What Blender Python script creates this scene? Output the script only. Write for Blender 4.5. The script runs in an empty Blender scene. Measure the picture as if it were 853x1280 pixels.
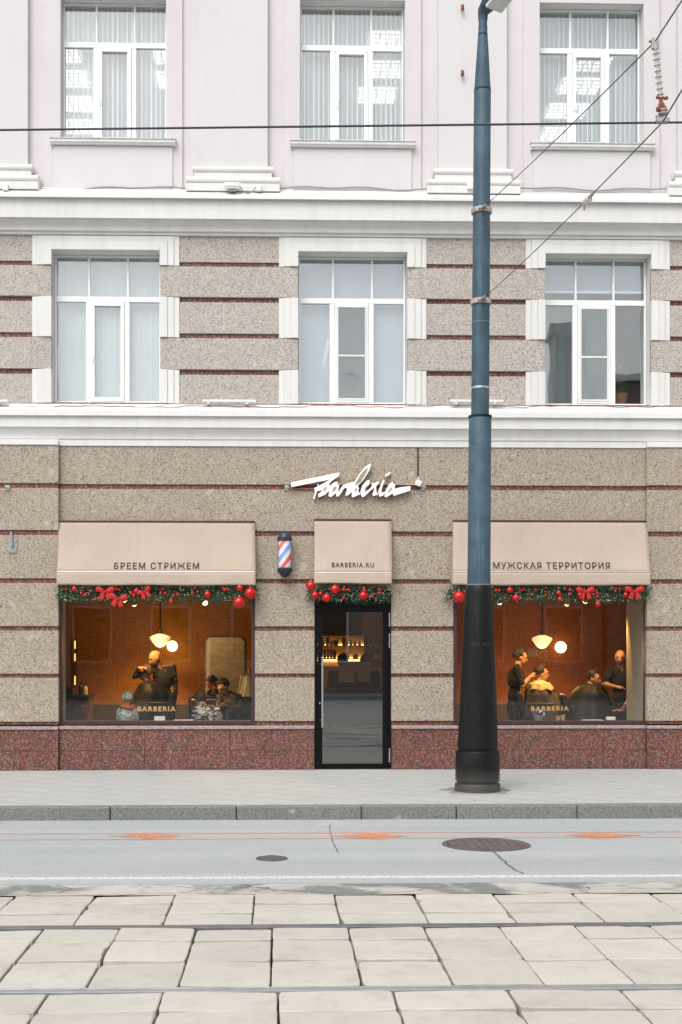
import bpy, bmesh, math, random
from mathutils import Vector, Matrix, noise
R = math.radians
rnd = random.Random(7)
S = bpy.context.scene
COL = S.collection

# ------------------------------------------------------------------ camera, sky, sun, exposure
FPX, PPX, HY, DIST, EYE, YAW = 1589.0, 391.6, 815.0, 17.66, 1.63, R(1.5)
cam_d = bpy.data.cameras.new("camera")
cam = bpy.data.objects.new("camera", cam_d)
COL.objects.link(cam)
cam.location = (0, -DIST, EYE)
cam.rotation_euler = (R(90), 0, -YAW)
cam_d.sensor_fit = 'VERTICAL'
cam_d.sensor_height = 36.0
cam_d.lens = 36.0 * FPX / 1280.0
cam_d.shift_x = (426.5 - PPX) / 1280.0
cam_d.shift_y = (HY - 640.0) / 1280.0
cam_d.clip_start = 0.1
cam_d.clip_end = 500
S.camera = cam

SUN_EL, SUN_AZ = R(52), R(205)          # azimuth clockwise from +Y: behind the camera, a little to the left
w = bpy.data.worlds.new("World")
S.world = w
w.use_nodes = True
nt = w.node_tree
bg = nt.nodes["Background"]
sky = nt.nodes.new("ShaderNodeTexSky")
sky.sky_type = 'NISHITA'
sky.sun_disc = False
sky.sun_elevation = SUN_EL
sky.sun_rotation = SUN_AZ
sky.dust_density = 4.0
hsv = nt.nodes.new("ShaderNodeHueSaturation")   # an overcast sky: the same sky with its blue greyed
hsv.inputs["Saturation"].default_value = 0.16
nt.links.new(sky.outputs[0], hsv.inputs["Color"])
nt.links.new(hsv.outputs[0], bg.inputs[0])
bg.inputs[1].default_value = 0.15
sl = bpy.data.lights.new("sun", 'SUN')
sl.energy = 0.65
sl.angle = R(40)
sl.color = (1.0, 0.965, 0.92)
sun = bpy.data.objects.new("sun", sl)
COL.objects.link(sun)
sdir = Vector((math.sin(SUN_AZ) * math.cos(SUN_EL), math.cos(SUN_AZ) * math.cos(SUN_EL), math.sin(SUN_EL)))
sun.rotation_euler = (-sdir).to_track_quat('-Z', 'Y').to_euler()
sun.location = sdir * 60
S.view_settings.view_transform = 'Standard'
S.view_settings.look = 'None'
S.view_settings.exposure = 0.58
S.view_settings.gamma = 1.0
S.view_settings.use_curve_mapping = False
S.cycles.max_bounces = 8
S.cycles.transparent_max_bounces = 16

# ------------------------------------------------------------------ photo measurement -> metres
_fw = Vector((math.sin(YAW), math.cos(YAW), 0))
_rt = Vector((math.cos(YAW), -math.sin(YAW), 0))
def ray(px, py):
    return _fw + _rt * ((px - PPX) / FPX) + Vector((0, 0, (HY - py) / FPX))
def F(px, py, Y=0.0):                 # measured point on the plane y = Y
    d = ray(px, py); t = (Y + DIST) / d.y
    return d.x * t, EYE + d.z * t
def FX(px, Y=0.0): return F(px, HY, Y)[0]
def FZ(py, px=430, Y=0.0): return F(px, py, Y)[1]
def G(px, py, Z=0.0):                 # measured point on the level z = Z
    d = ray(px, py); t = (Z - EYE) / d.z
    return d.x * t, -DIST + d.y * t

# ------------------------------------------------------------------ materials
MATS = {}
def newmat(name):
    m = bpy.data.materials.new(name); m.use_nodes = True
    MATS[name] = m
    return m, m.node_tree, m.node_tree.nodes["Principled BSDF"]
def ramp(nt, fac, stops, interp='LINEAR'):
    r = nt.nodes.new("ShaderNodeValToRGB")
    r.color_ramp.interpolation = interp
    e = r.color_ramp.elements
    while len(e) < len(stops): e.new(0.5)
    for k, (p, c) in enumerate(stops):
        e[k].position = p
        e[k].color = (c[0], c[1], c[2], 1) if not isinstance(c, (int, float)) else (c, c, c, 1)
    nt.links.new(fac, r.inputs[0])
    return r.outputs[0]
def coord(nt, scale=(1, 1, 1), rot=(0, 0, 0)):
    t = nt.nodes.new("ShaderNodeNewGeometry")
    mp = nt.nodes.new("ShaderNodeMapping")
    mp.inputs["Scale"].default_value = scale
    mp.inputs["Rotation"].default_value = rot
    nt.links.new(t.outputs["Position"], mp.inputs[0])
    return mp.outputs[0]
def nz(nt, vec, scale, detail=3, rough=0.55, dist=0.0):
    n = nt.nodes.new("ShaderNodeTexNoise")
    n.inputs["Scale"].default_value = scale; n.inputs["Detail"].default_value = detail
    n.inputs["Roughness"].default_value = rough; n.inputs["Distortion"].default_value = dist
    nt.links.new(vec, n.inputs["Vector"])
    return n.outputs[0]
def vor(nt, vec, scale, feature='F1', out=0, rnd_=1.0):
    n = nt.nodes.new("ShaderNodeTexVoronoi"); n.feature = feature
    n.inputs["Scale"].default_value = scale; n.inputs["Randomness"].default_value = rnd_
    nt.links.new(vec, n.inputs["Vector"])
    return n.outputs[out]
def mixc(nt, fac, a, b, mode='MIX'):
    n = nt.nodes.new("ShaderNodeMix"); n.data_type = 'RGBA'; n.blend_type = mode
    n.clamp_factor = True
    for val, sock in ((fac, n.inputs[0]), (a, n.inputs[6]), (b, n.inputs[7])):
        if isinstance(val, (int, float)): sock.default_value = val
        elif isinstance(val, (tuple, list)): sock.default_value = (val[0], val[1], val[2], 1)
        else: nt.links.new(val, sock)
    return n.outputs[2]
def math_(nt, op, a, b=0.5, c=0.0):
    n = nt.nodes.new("ShaderNodeMath"); n.operation = op
    for k, val in enumerate((a, b, c)):
        if isinstance(val, (int, float)): n.inputs[k].default_value = val
        else: nt.links.new(val, n.inputs[k])
    return n.outputs[0]
def sep(nt, vec):
    n = nt.nodes.new("ShaderNodeSeparateXYZ"); nt.links.new(vec, n.inputs[0]); return n.outputs
def bump(nt, bs, h, strength=0.3, dist=0.01):
    n = nt.nodes.new("ShaderNodeBump"); n.inputs["Strength"].default_value = strength
    n.inputs["Distance"].default_value = dist
    nt.links.new(h, n.inputs["Height"]); nt.links.new(n.outputs[0], bs.inputs["Normal"])

def painted(name, col, rough=0.6, vary=0.12, scale=3.0, metal=0.0, grain=0.0, spec=None, coat=0.0):
    m, nt, bs = newmat(name)
    v = coord(nt)
    a = nz(nt, v, scale, 5, 0.6)
    lo = tuple(c * (1 - vary) for c in col); hi = tuple(min(1, c * (1 + vary * 0.6)) for c in col)
    c = ramp(nt, a, [(0.3, lo), (0.7, hi)])
    if grain:
        c = mixc(nt, grain, c, ramp(nt, nz(nt, v, 160, 2), [(0.3, tuple(x * .5 for x in col)), (0.7, tuple(min(1, x * 1.4) for x in col))]))
    if name.startswith("pole_b"):                                # drips and scuffs
        dr_ = nz(nt, coord(nt, (28, 28, 1.2)), 1.0, 5, 0.7)
        c = mixc(nt, ramp(nt, dr_, [(0.54, 0.0), (0.74, 0.5)]), c, tuple(min(1, x * 2.0 + .015) for x in col))
        sc_ = nz(nt, coord(nt, (9, 9, 16)), 1.0, 6, 0.75)
        c = mixc(nt, ramp(nt, sc_, [(0.66, 0.0), (0.72, 0.6)]), c, (0.16, 0.17, 0.17))
        z_ = sep(nt, v)[2]
        c = mixc(nt, ramp(nt, math_(nt, 'ADD', z_, math_(nt, 'MULTIPLY', a, 0.15)), [(0.02, 0.7), (0.35, 0.0)]), c, (0.14, 0.13, 0.115))   # dried road splash at the foot
    nt.links.new(c, bs.inputs["Base Color"])
    bs.inputs["Roughness"].default_value = rough
    bs.inputs["Metallic"].default_value = metal
    if spec is not None: bs.inputs["Specular IOR Level"].default_value = spec
    if coat: bs.inputs["Coat Weight"].default_value = coat
    bump(nt, bs, nz(nt, v, 40, 4), 0.06, 0.01)
    return m

def emit(name, col, strength):
    m, nt, bs = newmat(name)
    bs.inputs["Base Color"].default_value = (*col, 1)
    bs.inputs["Emission Color"].default_value = (*col, 1)
    bs.inputs["Emission Strength"].default_value = strength
    return m

def plaster(name, col, streak=0.10, rough=0.85):
    m, nt, bs = newmat(name)
    v = coord(nt)
    a = nz(nt, v, 0.8, 6, 0.6)
    c = ramp(nt, a, [(0.3, tuple(x * 0.94 for x in col)), (0.7, col)])
    st = nz(nt, coord(nt, (7, 7, 0.5)), 1.0, 4, 0.65)            # rain streaks
    c = mixc(nt, ramp(nt, st, [(0.45, 0.0), (0.8, streak)]), c, tuple(x * 0.62 for x in (col[0], col[1] * 0.98, col[2] * 0.93)))
    g = nz(nt, v, 26, 4, 0.7)
    c = mixc(nt, ramp(nt, g, [(0.66, 0.0), (0.78, 0.16)]), c, (0.45, 0.42, 0.38))
    nt.links.new(c, bs.inputs["Base Color"])
    bs.inputs["Roughness"].default_value = rough
    bump(nt, bs, nz(nt, v, 60, 4), 0.12, 0.006)
    return m

def granite(name, base, dark, light, scale, rough=0.75, polish=False, accents=None, stain=0.34):
    """stone built from crystal grains: each grain has a colour of its own"""
    m, nt, bs = newmat(name)
    v = coord(nt)
    cs = sep(nt, vor(nt, v, scale, 'F1', 1))
    k = lambda f: tuple(min(1, x * f) for x in base)
    c = ramp(nt, cs[0], [(0.0, dark), (0.07, dark), (0.13, k(.72)), (0.4, k(.95)), (0.7, k(1.08)), (0.9, k(1.2)), (1.0, light)])
    if accents:
        for (lo, col), ch in zip(accents, (1, 2, 1, 2)):
            c = mixc(nt, ramp(nt, cs[ch], [(lo, 0.0), (lo + 0.01, 1.0), (lo + 0.13, 1.0), (lo + 0.14, 0.0)]), c, col)
    n1 = nz(nt, v, scale * 0.35, 3, 0.7)
    c = mixc(nt, ramp(nt, n1, [(0.4, 0.0), (0.68, 0.22)]), c, k(.7))
    drip = nz(nt, coord(nt, (5.5, 5.5, 0.45)), 1.0, 5, 0.65)
    c = mixc(nt, ramp(nt, drip, [(0.5, 0.0), (0.78, stain * 0.55)]), c, k(.66))
    big = nz(nt, v, 1.1, 5, 0.65)
    c = mixc(nt, ramp(nt, big, [(0.42, 0.0), (0.75, stain)]), c, k(.72))
    if not polish:
        patch = nz(nt, v, 4.5, 2, 0.5)                          # pale worn spots
        c = mixc(nt, ramp(nt, patch, [(0.66, 0.0), (0.74, 0.45)]), c, (0.55, 0.51, 0.47))
        spot = vor(nt, v, 9, 'F1', 0)
        c = mixc(nt, ramp(nt, spot, [(0.045, 0.7), (0.075, 0.0)]), c, (0.05, 0.04, 0.04))
    nt.links.new(c, bs.inputs["Base Color"])
    bs.inputs["Roughness"].default_value = rough
    bump(nt, bs, n1, 0.0 if polish else 0.45, 0.006)
    return m

M = MATS
painted("white_trim", (0.76, 0.745, 0.72), 0.55, 0.05)
plaster("white_stucco", (0.72, 0.715, 0.695), 0.30)
plaster("pink_stucco", (0.640, 0.598, 0.612), 0.10)
plaster("pale_pilaster_stucco", (0.640, 0.622, 0.631), 0.09)
granite("beige_granite", (0.378, 0.318, 0.250), (0.13, 0.11, 0.088), (0.55, 0.48, 0.40), 78, 0.88)
granite("pale_granite", (0.455, 0.415, 0.375), (0.22, 0.20, 0.18), (0.64, 0.60, 0.55), 80, 0.88)
granite("red_granite", (0.17, 0.055, 0.04), (0.03, 0.025, 0.03), (0.36, 0.24, 0.2), 55, 0.4, True, ((0.1, (0.38, 0.10, 0.045)), (0.3, (0.07, 0.065, 0.07)), (0.5, (0.32, 0.21, 0.18))))
granite("plinth_granite", (0.17, 0.062, 0.045), (0.025, 0.025, 0.03), (0.34, 0.24, 0.21), 66, 0.38, True, ((0.1, (0.40, 0.115, 0.05)), (0.3, (0.065, 0.07, 0.072)), (0.5, (0.26, 0.19, 0.17)), (0.7, (0.05, 0.04, 0.045))))
granite("ledge_stone", (0.36, 0.285, 0.27), (0.2, 0.15, 0.145), (0.5, 0.42, 0.4), 60, 0.6, True)
granite("kerb_granite", (0.195, 0.203, 0.188), (0.09, 0.095, 0.09), (0.32, 0.33, 0.31), 110, 0.9, False, None, 0.5)
painted("upvc", (0.82, 0.835, 0.825), 0.35, 0.03)
painted("sill_metal", (0.50, 0.49, 0.475), 0.5, 0.45, 14)
painted("white_metal", (0.72, 0.72, 0.70), 0.4, 0.08)
painted("brown_frame", (0.060, 0.026, 0.028), 0.4, 0.15)
painted("black_frame", (0.006, 0.006, 0.007), 0.4, 0.1, spec=0.12)
painted("steel", (0.62, 0.62, 0.62), 0.3, 0.08, 4, 0.9)
painted("zinc", (0.36, 0.37, 0.38), 0.5, 0.25, 30, 0.6)
painted("rod_grey", (0.55, 0.55, 0.53), 0.5, 0.2, 20)
painted("rust", (0.28, 0.10, 0.045), 0.85, 0.5, 40)
painted("rusty_zinc", (0.45, 0.40, 0.36), 0.7, 0.45, 22, 0.2)
painted("dark_wire", (0.035, 0.035, 0.045), 0.5, 0.1)
painted("pole_blue", (0.056, 0.100, 0.132), 0.5, 0.30, 5, spec=0.25)
painted("pole_black", (0.007, 0.009, 0.009), 0.38, 0.4, 6, spec=0.25)
painted("pole_patch", (0.16, 0.19, 0.215), 0.6, 0.2, 14)
painted("lamp_glass", (0.62, 0.64, 0.64), 0.3, 0.05)
painted("letter_ink", (0.025, 0.025, 0.04), 0.7, 0.1)
painted("sign_white", (0.86, 0.84, 0.80), 0.45, 0.03)
painted("sign_edge", (0.30, 0.12, 0.09), 0.5, 0.15)
painted("gold_letter", (0.50, 0.30, 0.115), 0.45, 0.1)
painted("bauble_red", (0.52, 0.010, 0.008), 0.22, 0.1, 3, 0.25, coat=0.25)
painted("bow_red", (0.50, 0.008, 0.007), 0.6, 0.2, 20)
painted("pine_green", (0.045, 0.115, 0.06), 0.65, 0.55, 18)
painted("bead_gold", (0.72, 0.56, 0.36), 0.3, 0.2, 20)
painted("cap_blue_black", (0.022, 0.028, 0.04), 0.35, 0.2, 14)
painted("dark_cloth", (0.012, 0.012, 0.014), 0.9, 0.3, 14)
painted("charcoal_cape", (0.012, 0.012, 0.013), 0.6, 0.3, 8)
painted("grey_cape", (0.085, 0.072, 0.066), 0.8, 0.3, 8)
painted("towel_cream", (0.62, 0.47, 0.30), 0.95, 0.12, 40)
painted("jeans", (0.03, 0.04, 0.06), 0.9, 0.3, 20)
painted("skin", (0.52, 0.27, 0.165), 0.55, 0.1, 8)
painted("lips", (0.32, 0.11, 0.08), 0.5, 0.1)
painted("eye_dark", (0.02, 0.015, 0.012), 0.3, 0.1)
painted("hair_dark", (0.007, 0.005, 0.0045), 0.6, 0.4, 60)
painted("hair_brown", (0.07, 0.035, 0.018), 0.6, 0.4, 60)
painted("stubble", (0.24, 0.125, 0.085), 0.7, 0.2, 60)
painted("orange_scarf", (0.72, 0.14, 0.03), 0.9, 0.2, 30)
painted("sneaker_red", (0.6, 0.03, 0.03), 0.6, 0.2)
painted("leather_black", (0.016, 0.014, 0.013), 0.35, 0.3, 20)
painted("counter_wood", (0.14, 0.065, 0.03), 0.5, 0.25, 9)
painted("counter_dark", (0.012, 0.012, 0.013), 0.5, 0.2, 9)
painted("jamb_plaster", (0.42, 0.39, 0.33), 0.85, 0.12, 3)
painted("interior_white", (0.70, 0.69, 0.67), 0.9, 0.03)
painted("interior_dark", (0.10, 0.075, 0.05), 0.9, 0.15)
painted("wainscot_grey", (0.075, 0.055, 0.038), 0.7, 0.15)
painted("floor_dark", (0.08, 0.065, 0.055), 0.5, 0.2)
painted("paper_white", (0.75, 0.74, 0.70), 0.7, 0.05)
painted("flower_purple", (0.42, 0.05, 0.42), 0.7, 0.2)
painted("leaf_green", (0.03, 0.09, 0.03), 0.6, 0.4, 20)
painted("terracotta", (0.35, 0.15, 0.07), 0.8, 0.2)
painted("card_tan", (0.42, 0.27, 0.14), 0.7, 0.12, 5)
painted("bottle_amber", (0.16, 0.05, 0.015), 0.15, 0.2)
painted("bottle_cream", (0.62, 0.50, 0.30), 0.4, 0.15)
painted("bottle_black", (0.015, 0.015, 0.02), 0.2, 0.2)
painted("bottle_red", (0.35, 0.02, 0.02), 0.3, 0.2)
painted("shelf_ply", (0.46, 0.30, 0.10), 0.6, 0.12, 5)
painted("clay_roof", (0.34, 0.35, 0.34), 0.8, 0.2)
painted("flashing_white", (0.72, 0.72, 0.71), 0.4, 0.05)
painted("joint_dirt", (0.045, 0.036, 0.027), 0.95, 0.5, 20)
painted("crack_fill", (0.13, 0.13, 0.13), 0.9, 0.5, 30)
painted("rail_steel", (0.30, 0.31, 0.335), 0.35, 0.2, 10, 0.8)
painted("rail_polished", (0.52, 0.54, 0.57), 0.3, 0.15, 10, 0.7)
painted("manhole_iron", (0.15, 0.135, 0.135), 0.6, 0.4, 18, 0.3)
emit("pendant_glow", (1.0, 0.78, 0.50), 0.52)
emit("globe_glow", (1.0, 0.72, 0.38), 2.2)
emit("spot_glow", (1.0, 0.72, 0.36), 3.0)
emit("led_glow", (1.0, 0.55, 0.10), 9.0)
emit("strip_glow", (1.0, 0.50, 0.10), 1.6)
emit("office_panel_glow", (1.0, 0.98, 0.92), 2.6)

def glassmat(name, ior, tint=(1, 1, 1), wav=0.0):
    m, nt, bs = newmat(name)
    nt.nodes.remove(bs)
    out = nt.nodes["Material Output"]
    lw = nt.nodes.new("ShaderNodeLayerWeight"); lw.inputs[0].default_value = 0.5      # Schlick's Fresnel curve, the same on both faces
    r0 = ((ior - 1) / (ior + 1)) ** 2
    fac = math_(nt, 'MULTIPLY_ADD', math_(nt, 'POWER', lw.outputs[1], 5.0), 1 - r0, r0)
    tr = nt.nodes.new("ShaderNodeBsdfTransparent"); tr.inputs[0].default_value = (*tint, 1)
    gl = nt.nodes.new("ShaderNodeBsdfGlossy"); gl.inputs["Roughness"].default_value = 0.0
    if wav:
        b = nt.nodes.new("ShaderNodeBump"); b.inputs["Strength"].default_value = wav; b.inputs["Distance"].default_value = 0.02
        nt.links.new(nz(nt, coord(nt), 2.2, 1), b.inputs["Height"]); nt.links.new(b.outputs[0], gl.inputs["Normal"])
    mx = nt.nodes.new("ShaderNodeMixShader")
    nt.links.new(fac, mx.inputs[0]); nt.links.new(tr.outputs[0], mx.inputs[1]); nt.links.new(gl.outputs[0], mx.inputs[2])
    nt.links.new(mx.outputs[0], out.inputs[0])
    return m
glassmat("shop_glass", 1.52, (0.96, 0.96, 0.94), 0.02)
glassmat("window_glass", 2.4, (0.96, 0.98, 0.985), 0.05)
glassmat("door_glass", 2.25, (0.92, 0.94, 0.95), 0.0)

def mirror():
    m, nt, bs = newmat("mirror")
    bs.inputs["Base Color"].default_value = (0.8, 0.8, 0.77, 1); bs.inputs["Metallic"].default_value = 1.0
    bs.inputs["Roughness"].default_value = 0.03
mirror()

def asphalt():
    m, nt, bs = newmat("asphalt")
    v = coord(nt)
    g = nz(nt, v, 65, 4, 0.8)
    c = ramp(nt, g, [(0.34, (0.22, 0.228, 0.23)), (0.5, (0.372, 0.398, 0.404)), (0.66, (0.56, 0.565, 0.565))])
    band = nz(nt, coord(nt, (0.12, 1.9, 1)), 1.0, 5, 0.6)         # wheel-worn lanes
    c = mixc(nt, ramp(nt, band, [(0.38, 0.0), (0.62, 0.55)]), c, (0.29, 0.302, 0.31))
    pat = nz(nt, v, 1.3, 6, 0.65)
    c = mixc(nt, ramp(nt, pat, [(0.5, 0.0), (0.75, 0.4)]), c, (0.44, 0.435, 0.425))
    nt.links.new(c, bs.inputs["Base Color"]); bs.inputs["Roughness"].default_value = 0.9
    bump(nt, bs, g, 0.35, 0.008)
asphalt()

def pavers():
    m, nt, bs = newmat("pavement_tiles")
    v = coord(nt, (1, 1, 1), (0, 0, R(38)))
    b = nt.nodes.new("ShaderNodeTexBrick")
    nt.links.new(v, b.inputs["Vector"])
    b.inputs["Scale"].default_value = 1.0; b.inputs["Brick Width"].default_value = 0.8; b.inputs["Row Height"].default_value = 0.4
    b.inputs["Mortar Size"].default_value = 0.009; b.inputs["Mortar Smooth"].default_value = 0.1
    b.inputs["Color1"].default_value = (0.445, 0.458, 0.447, 1); b.inputs["Color2"].default_value = (0.415, 0.428, 0.42, 1)
    b.inputs["Mortar"].default_value = (0.20, 0.185, 0.17, 1)
    n = nz(nt, coord(nt), 1.5, 6, 0.6)
    c = mixc(nt, ramp(nt, n, [(0.4, 0.0), (0.75, 0.45)]), b.outputs[0], (0.52, 0.51, 0.485))
    g = nz(nt, coord(nt), 130, 2)
    c = mixc(nt, 0.35, c, ramp(nt, g, [(0.3, (0.22, 0.22, 0.21)), (0.7, (0.5, 0.49, 0.47))]))
    n2 = nz(nt, coord(nt, (0.5, 2, 1)), 1.2, 5)
    c = mixc(nt, ramp(nt, n2, [(0.52, 0), (0.75, 0.35)]), c, (0.36, 0.35, 0.33))
    nt.links.new(c, bs.inputs["Base Color"]); bs.inputs["Roughness"].default_value = 0.85
    bump(nt, bs, g, 0.12, 0.004)
pavers()

def slabmat():
    m, nt, bs = newmat("tram_slab")
    v = coord(nt)
    at = nt.nodes.new("ShaderNodeAttribute"); at.attribute_name = "tint"
    n = nz(nt, v, 2.2, 6, 0.65)
    c = ramp(nt, n, [(0.3, (0.455, 0.425, 0.372)), (0.7, (0.545, 0.512, 0.455))])
    c = mixc(nt, 1.0, c, at.outputs[0], 'MULTIPLY')
    st = nz(nt, v, 5.5, 5, 0.7)
    c = mixc(nt, ramp(nt, st, [(0.52, 0), (0.76, 0.55)]), c, (0.29, 0.262, 0.222))
    g = nz(nt, v, 150, 2)
    c = mixc(nt, 0.18, c, ramp(nt, g, [(0.3, (0.25, 0.24, 0.22)), (0.7, (0.62, 0.6, 0.57))]))
    nt.links.new(c, bs.inputs["Base Color"]); bs.inputs["Roughness"].default_value = 0.88
    bump(nt, bs, nz(nt, v, 35, 5), 0.2, 0.008)
slabmat()

def crumbled():
    m, nt, bs = newmat("crumbled_concrete")
    v = coord(nt)
    n = nz(nt, v, 2.5, 6, 0.65)
    c = ramp(nt, n, [(0.3, (0.45, 0.43, 0.39)), (0.7, (0.56, 0.535, 0.49))])
    g = nz(nt, v, 110, 3, 0.7)
    edge = math_(nt, 'ADD', ramp(nt, nz(nt, coord(nt, (1.1, 1.1, 1)), 1.4, 4, 0.6, 0.6), [(0.3, 0.0), (0.7, 1.0)]), 0.0)
    y = sep(nt, v)[1]
    hole = math_(nt, 'MULTIPLY', math_(nt, 'SUBTRACT', edge, 0.42), 4.0)
    c = mixc(nt, hole, c, ramp(nt, g, [(0.3, (0.07, 0.07, 0.065)), (0.55, (0.26, 0.26, 0.25)), (0.75, (0.42, 0.41, 0.4))]))
    cr = vor(nt, coord(nt, (1.3, 3.0, 1)), 1.1, 'DISTANCE_TO_EDGE')
    c = mixc(nt, ramp(nt, cr, [(0.006, 0.8), (0.018, 0.0)]), c, (0.07, 0.065, 0.06))
    nt.links.new(c, bs.inputs["Base Color"]); bs.inputs["Roughness"].default_value = 0.95
    bump(nt, bs, g, 0.6, 0.02)
crumbled()

def worn_paint(name, col, lo=0.42, hi=0.62, alpha=0.9):
    m, nt, bs = newmat(name)
    v = coord(nt)
    g = nz(nt, v, 55, 4, 0.75)
    bs.inputs["Base Color"].default_value = (*col, 1); bs.inputs["Roughness"].default_value = 0.85
    a = ramp(nt, g, [(lo - 0.12, 0.0), (hi - 0.12, alpha)])
    nt.links.new(a, bs.inputs["Alpha"])
worn_paint("white_road_paint", (0.66, 0.65, 0.63), 0.40, 0.62, 0.92)
worn_paint("orange_road_paint", (0.80, 0.29, 0.14), 0.36, 0.62, 0.85)
worn_paint("orange_arrow_paint", (0.80, 0.36, 0.20), 0.44, 0.80, 0.72)

def awning_cloth():
    m, nt, bs = newmat("awning_cloth")
    v = coord(nt)
    wv = nz(nt, v, 2.0, 5, 0.6)
    c = ramp(nt, wv, [(0.3, (0.435, 0.352, 0.290)), (0.7, (0.475, 0.387, 0.322))])
    f = nz(nt, coord(nt, (300, 300, 90)), 1.0, 1)
    c = mixc(nt, 0.12, c, ramp(nt, f, [(0.3, (0.4, 0.28, 0.2)), (0.7, (0.68, 0.5, 0.38))]))
    nt.links.new(c, bs.inputs["Base Color"]); bs.inputs["Roughness"].default_value = 0.9
    bump(nt, bs, nz(nt, coord(nt, (1.6, 1, 0.8)), 3.2, 4, 0.6, 0.8), 0.6, 0.03)
awning_cloth()

def grasscloth(name, a, b, dark):
    m, nt, bs = newmat(name)
    h = nz(nt, coord(nt, (4, 1, 110)), 1.0, 2, 0.5)
    vv = nz(nt, coord(nt, (120, 1, 4)), 1.0, 2, 0.5)
    mx = math_(nt, 'ADD', math_(nt, 'MULTIPLY', h, 0.5), math_(nt, 'MULTIPLY', vv, 0.5))
    c = ramp(nt, mx, [(0.30, dark), (0.5, a), (0.70, b)])
    pn = sep(nt, coord(nt))[0]
    pan = math_(nt, 'FRACT', math_(nt, 'MULTIPLY', pn, 1.0 / 0.92))
    c = mixc(nt, ramp(nt, pan, [(0.0, 0.7), (0.012, 0.0)]), c, dark)
    nt.links.new(c, bs.inputs["Base Color"]); bs.inputs["Roughness"].default_value = 0.8
    bump(nt, bs, mx, 0.3, 0.004)
grasscloth("grasscloth_gold", (0.41, 0.175, 0.024), (0.56, 0.26, 0.045), (0.15, 0.065, 0.012))
grasscloth("grasscloth_red", (0.34, 0.125, 0.062), (0.50, 0.20, 0.105), (0.16, 0.034, 0.016))

def brickmat(name, c1, c2, mortar, scale=1.0):
    m, nt, bs = newmat(name)
    v = coord(nt, (1, 1, 1), (R(90), 0, 0))
    b = nt.nodes.new("ShaderNodeTexBrick"); nt.links.new(v, b.inputs["Vector"])
    b.inputs["Scale"].default_value = scale; b.inputs["Brick Width"].default_value = 0.26; b.inputs["Row Height"].default_value = 0.085
    b.inputs["Mortar Size"].default_value = 0.008
    b.inputs["Color1"].default_value = (*c1, 1); b.inputs["Color2"].default_value = (*c2, 1); b.inputs["Mortar"].default_value = (*mortar, 1)
    nt.links.new(b.outputs[0], bs.inputs["Base Color"]); bs.inputs["Roughness"].default_value = 0.9
    return m
brickmat("interior_brick", (0.30, 0.09, 0.045), (0.20, 0.06, 0.03), (0.16, 0.12, 0.09))
brickmat("pale_brick", (0.40, 0.40, 0.40), (0.26, 0.25, 0.25), (0.16, 0.16, 0.16), 2.2)
brickmat("opposite_brick", (0.36, 0.30, 0.25), (0.30, 0.24, 0.20), (0.38, 0.35, 0.32))

def blindmat(name, col, trans):
    m, nt, bs = newmat(name)
    out = nt.nodes["Material Output"]
    bs.inputs["Base Color"].default_value = (*col, 1); bs.inputs["Roughness"].default_value = 0.9
    tr = nt.nodes.new("ShaderNodeBsdfTransparent")
    mx = nt.nodes.new("ShaderNodeMixShader"); mx.inputs[0].default_value = trans
    nt.links.new(bs.outputs[0], mx.inputs[1]); nt.links.new(tr.outputs[0], mx.inputs[2]); nt.links.new(mx.outputs[0], out.inputs[0])
blindmat("blind_slat", (0.60, 0.63, 0.64), 0.30)
blindmat("blind_lit_edge", (0.88, 0.90, 0.90), 0.0)  # white for lit slat edges, against grey for their shaded faces
blindmat("sky_tone_curtain", (0.54, 0.585, 0.60), 0.06)
blindmat("sky_tone_drape", (0.40, 0.44, 0.45), 0.05)
blindmat("sky_tone_cloth", (0.43, 0.48, 0.55), 0.06)
blindmat("insect_mesh", (0.36, 0.40, 0.41), 0.6)

def barber_stripe():
    m, nt, bs = newmat("barber_stripes")
    x, y, z = sep(nt, coord(nt))
    s = math_(nt, 'FRACT', math_(nt, 'ADD', math_(nt, 'MULTIPLY', z, 3.05), math_(nt, 'MULTIPLY', x, -4.1)))
    c = ramp(nt, s, [(0.0, (0.75, 0.72, 0.72)), (0.25, (0.72, 0.13, 0.12)), (0.5, (0.75, 0.72, 0.72)), (0.75, (0.22, 0.36, 0.72))], 'CONSTANT')
    nt.links.new(c, bs.inputs["Base Color"]); bs.inputs["Roughness"].default_value = 0.2
    return m
barber_stripe()

def patterned(name, stops, scale, dist=0.0, stretch=(1, 1, 1), det=2):
    m, nt, bs = newmat(name)
    n = nz(nt, coord(nt, stretch), scale, det, 0.5, dist)
    c = ramp(nt, n, stops, 'CONSTANT')
    nt.links.new(c, bs.inputs["Base Color"]); bs.inputs["Roughness"].default_value = 0.9
patterned("zebra_cloth", [(0.0, (0.62, 0.60, 0.53)), (0.5, (0.03, 0.03, 0.03))], 7, 1.5, (1.6, 1, 2.6), 1)
patterned("camo_cloth", [(0.0, (0.62, 0.66, 0.62)), (0.46, (0.20, 0.32, 0.30)), (0.55, (0.60, 0.60, 0.55)), (0.64, (0.35, 0.10, 0.04))], 16)
patterned("stripe_cloth", [(0.0, (0.025, 0.025, 0.03)), (0.5, (0.20, 0.16, 0.13)), (0.56, (0.025, 0.025, 0.03))], 6, 0.8, (1, 1, 5))

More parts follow.
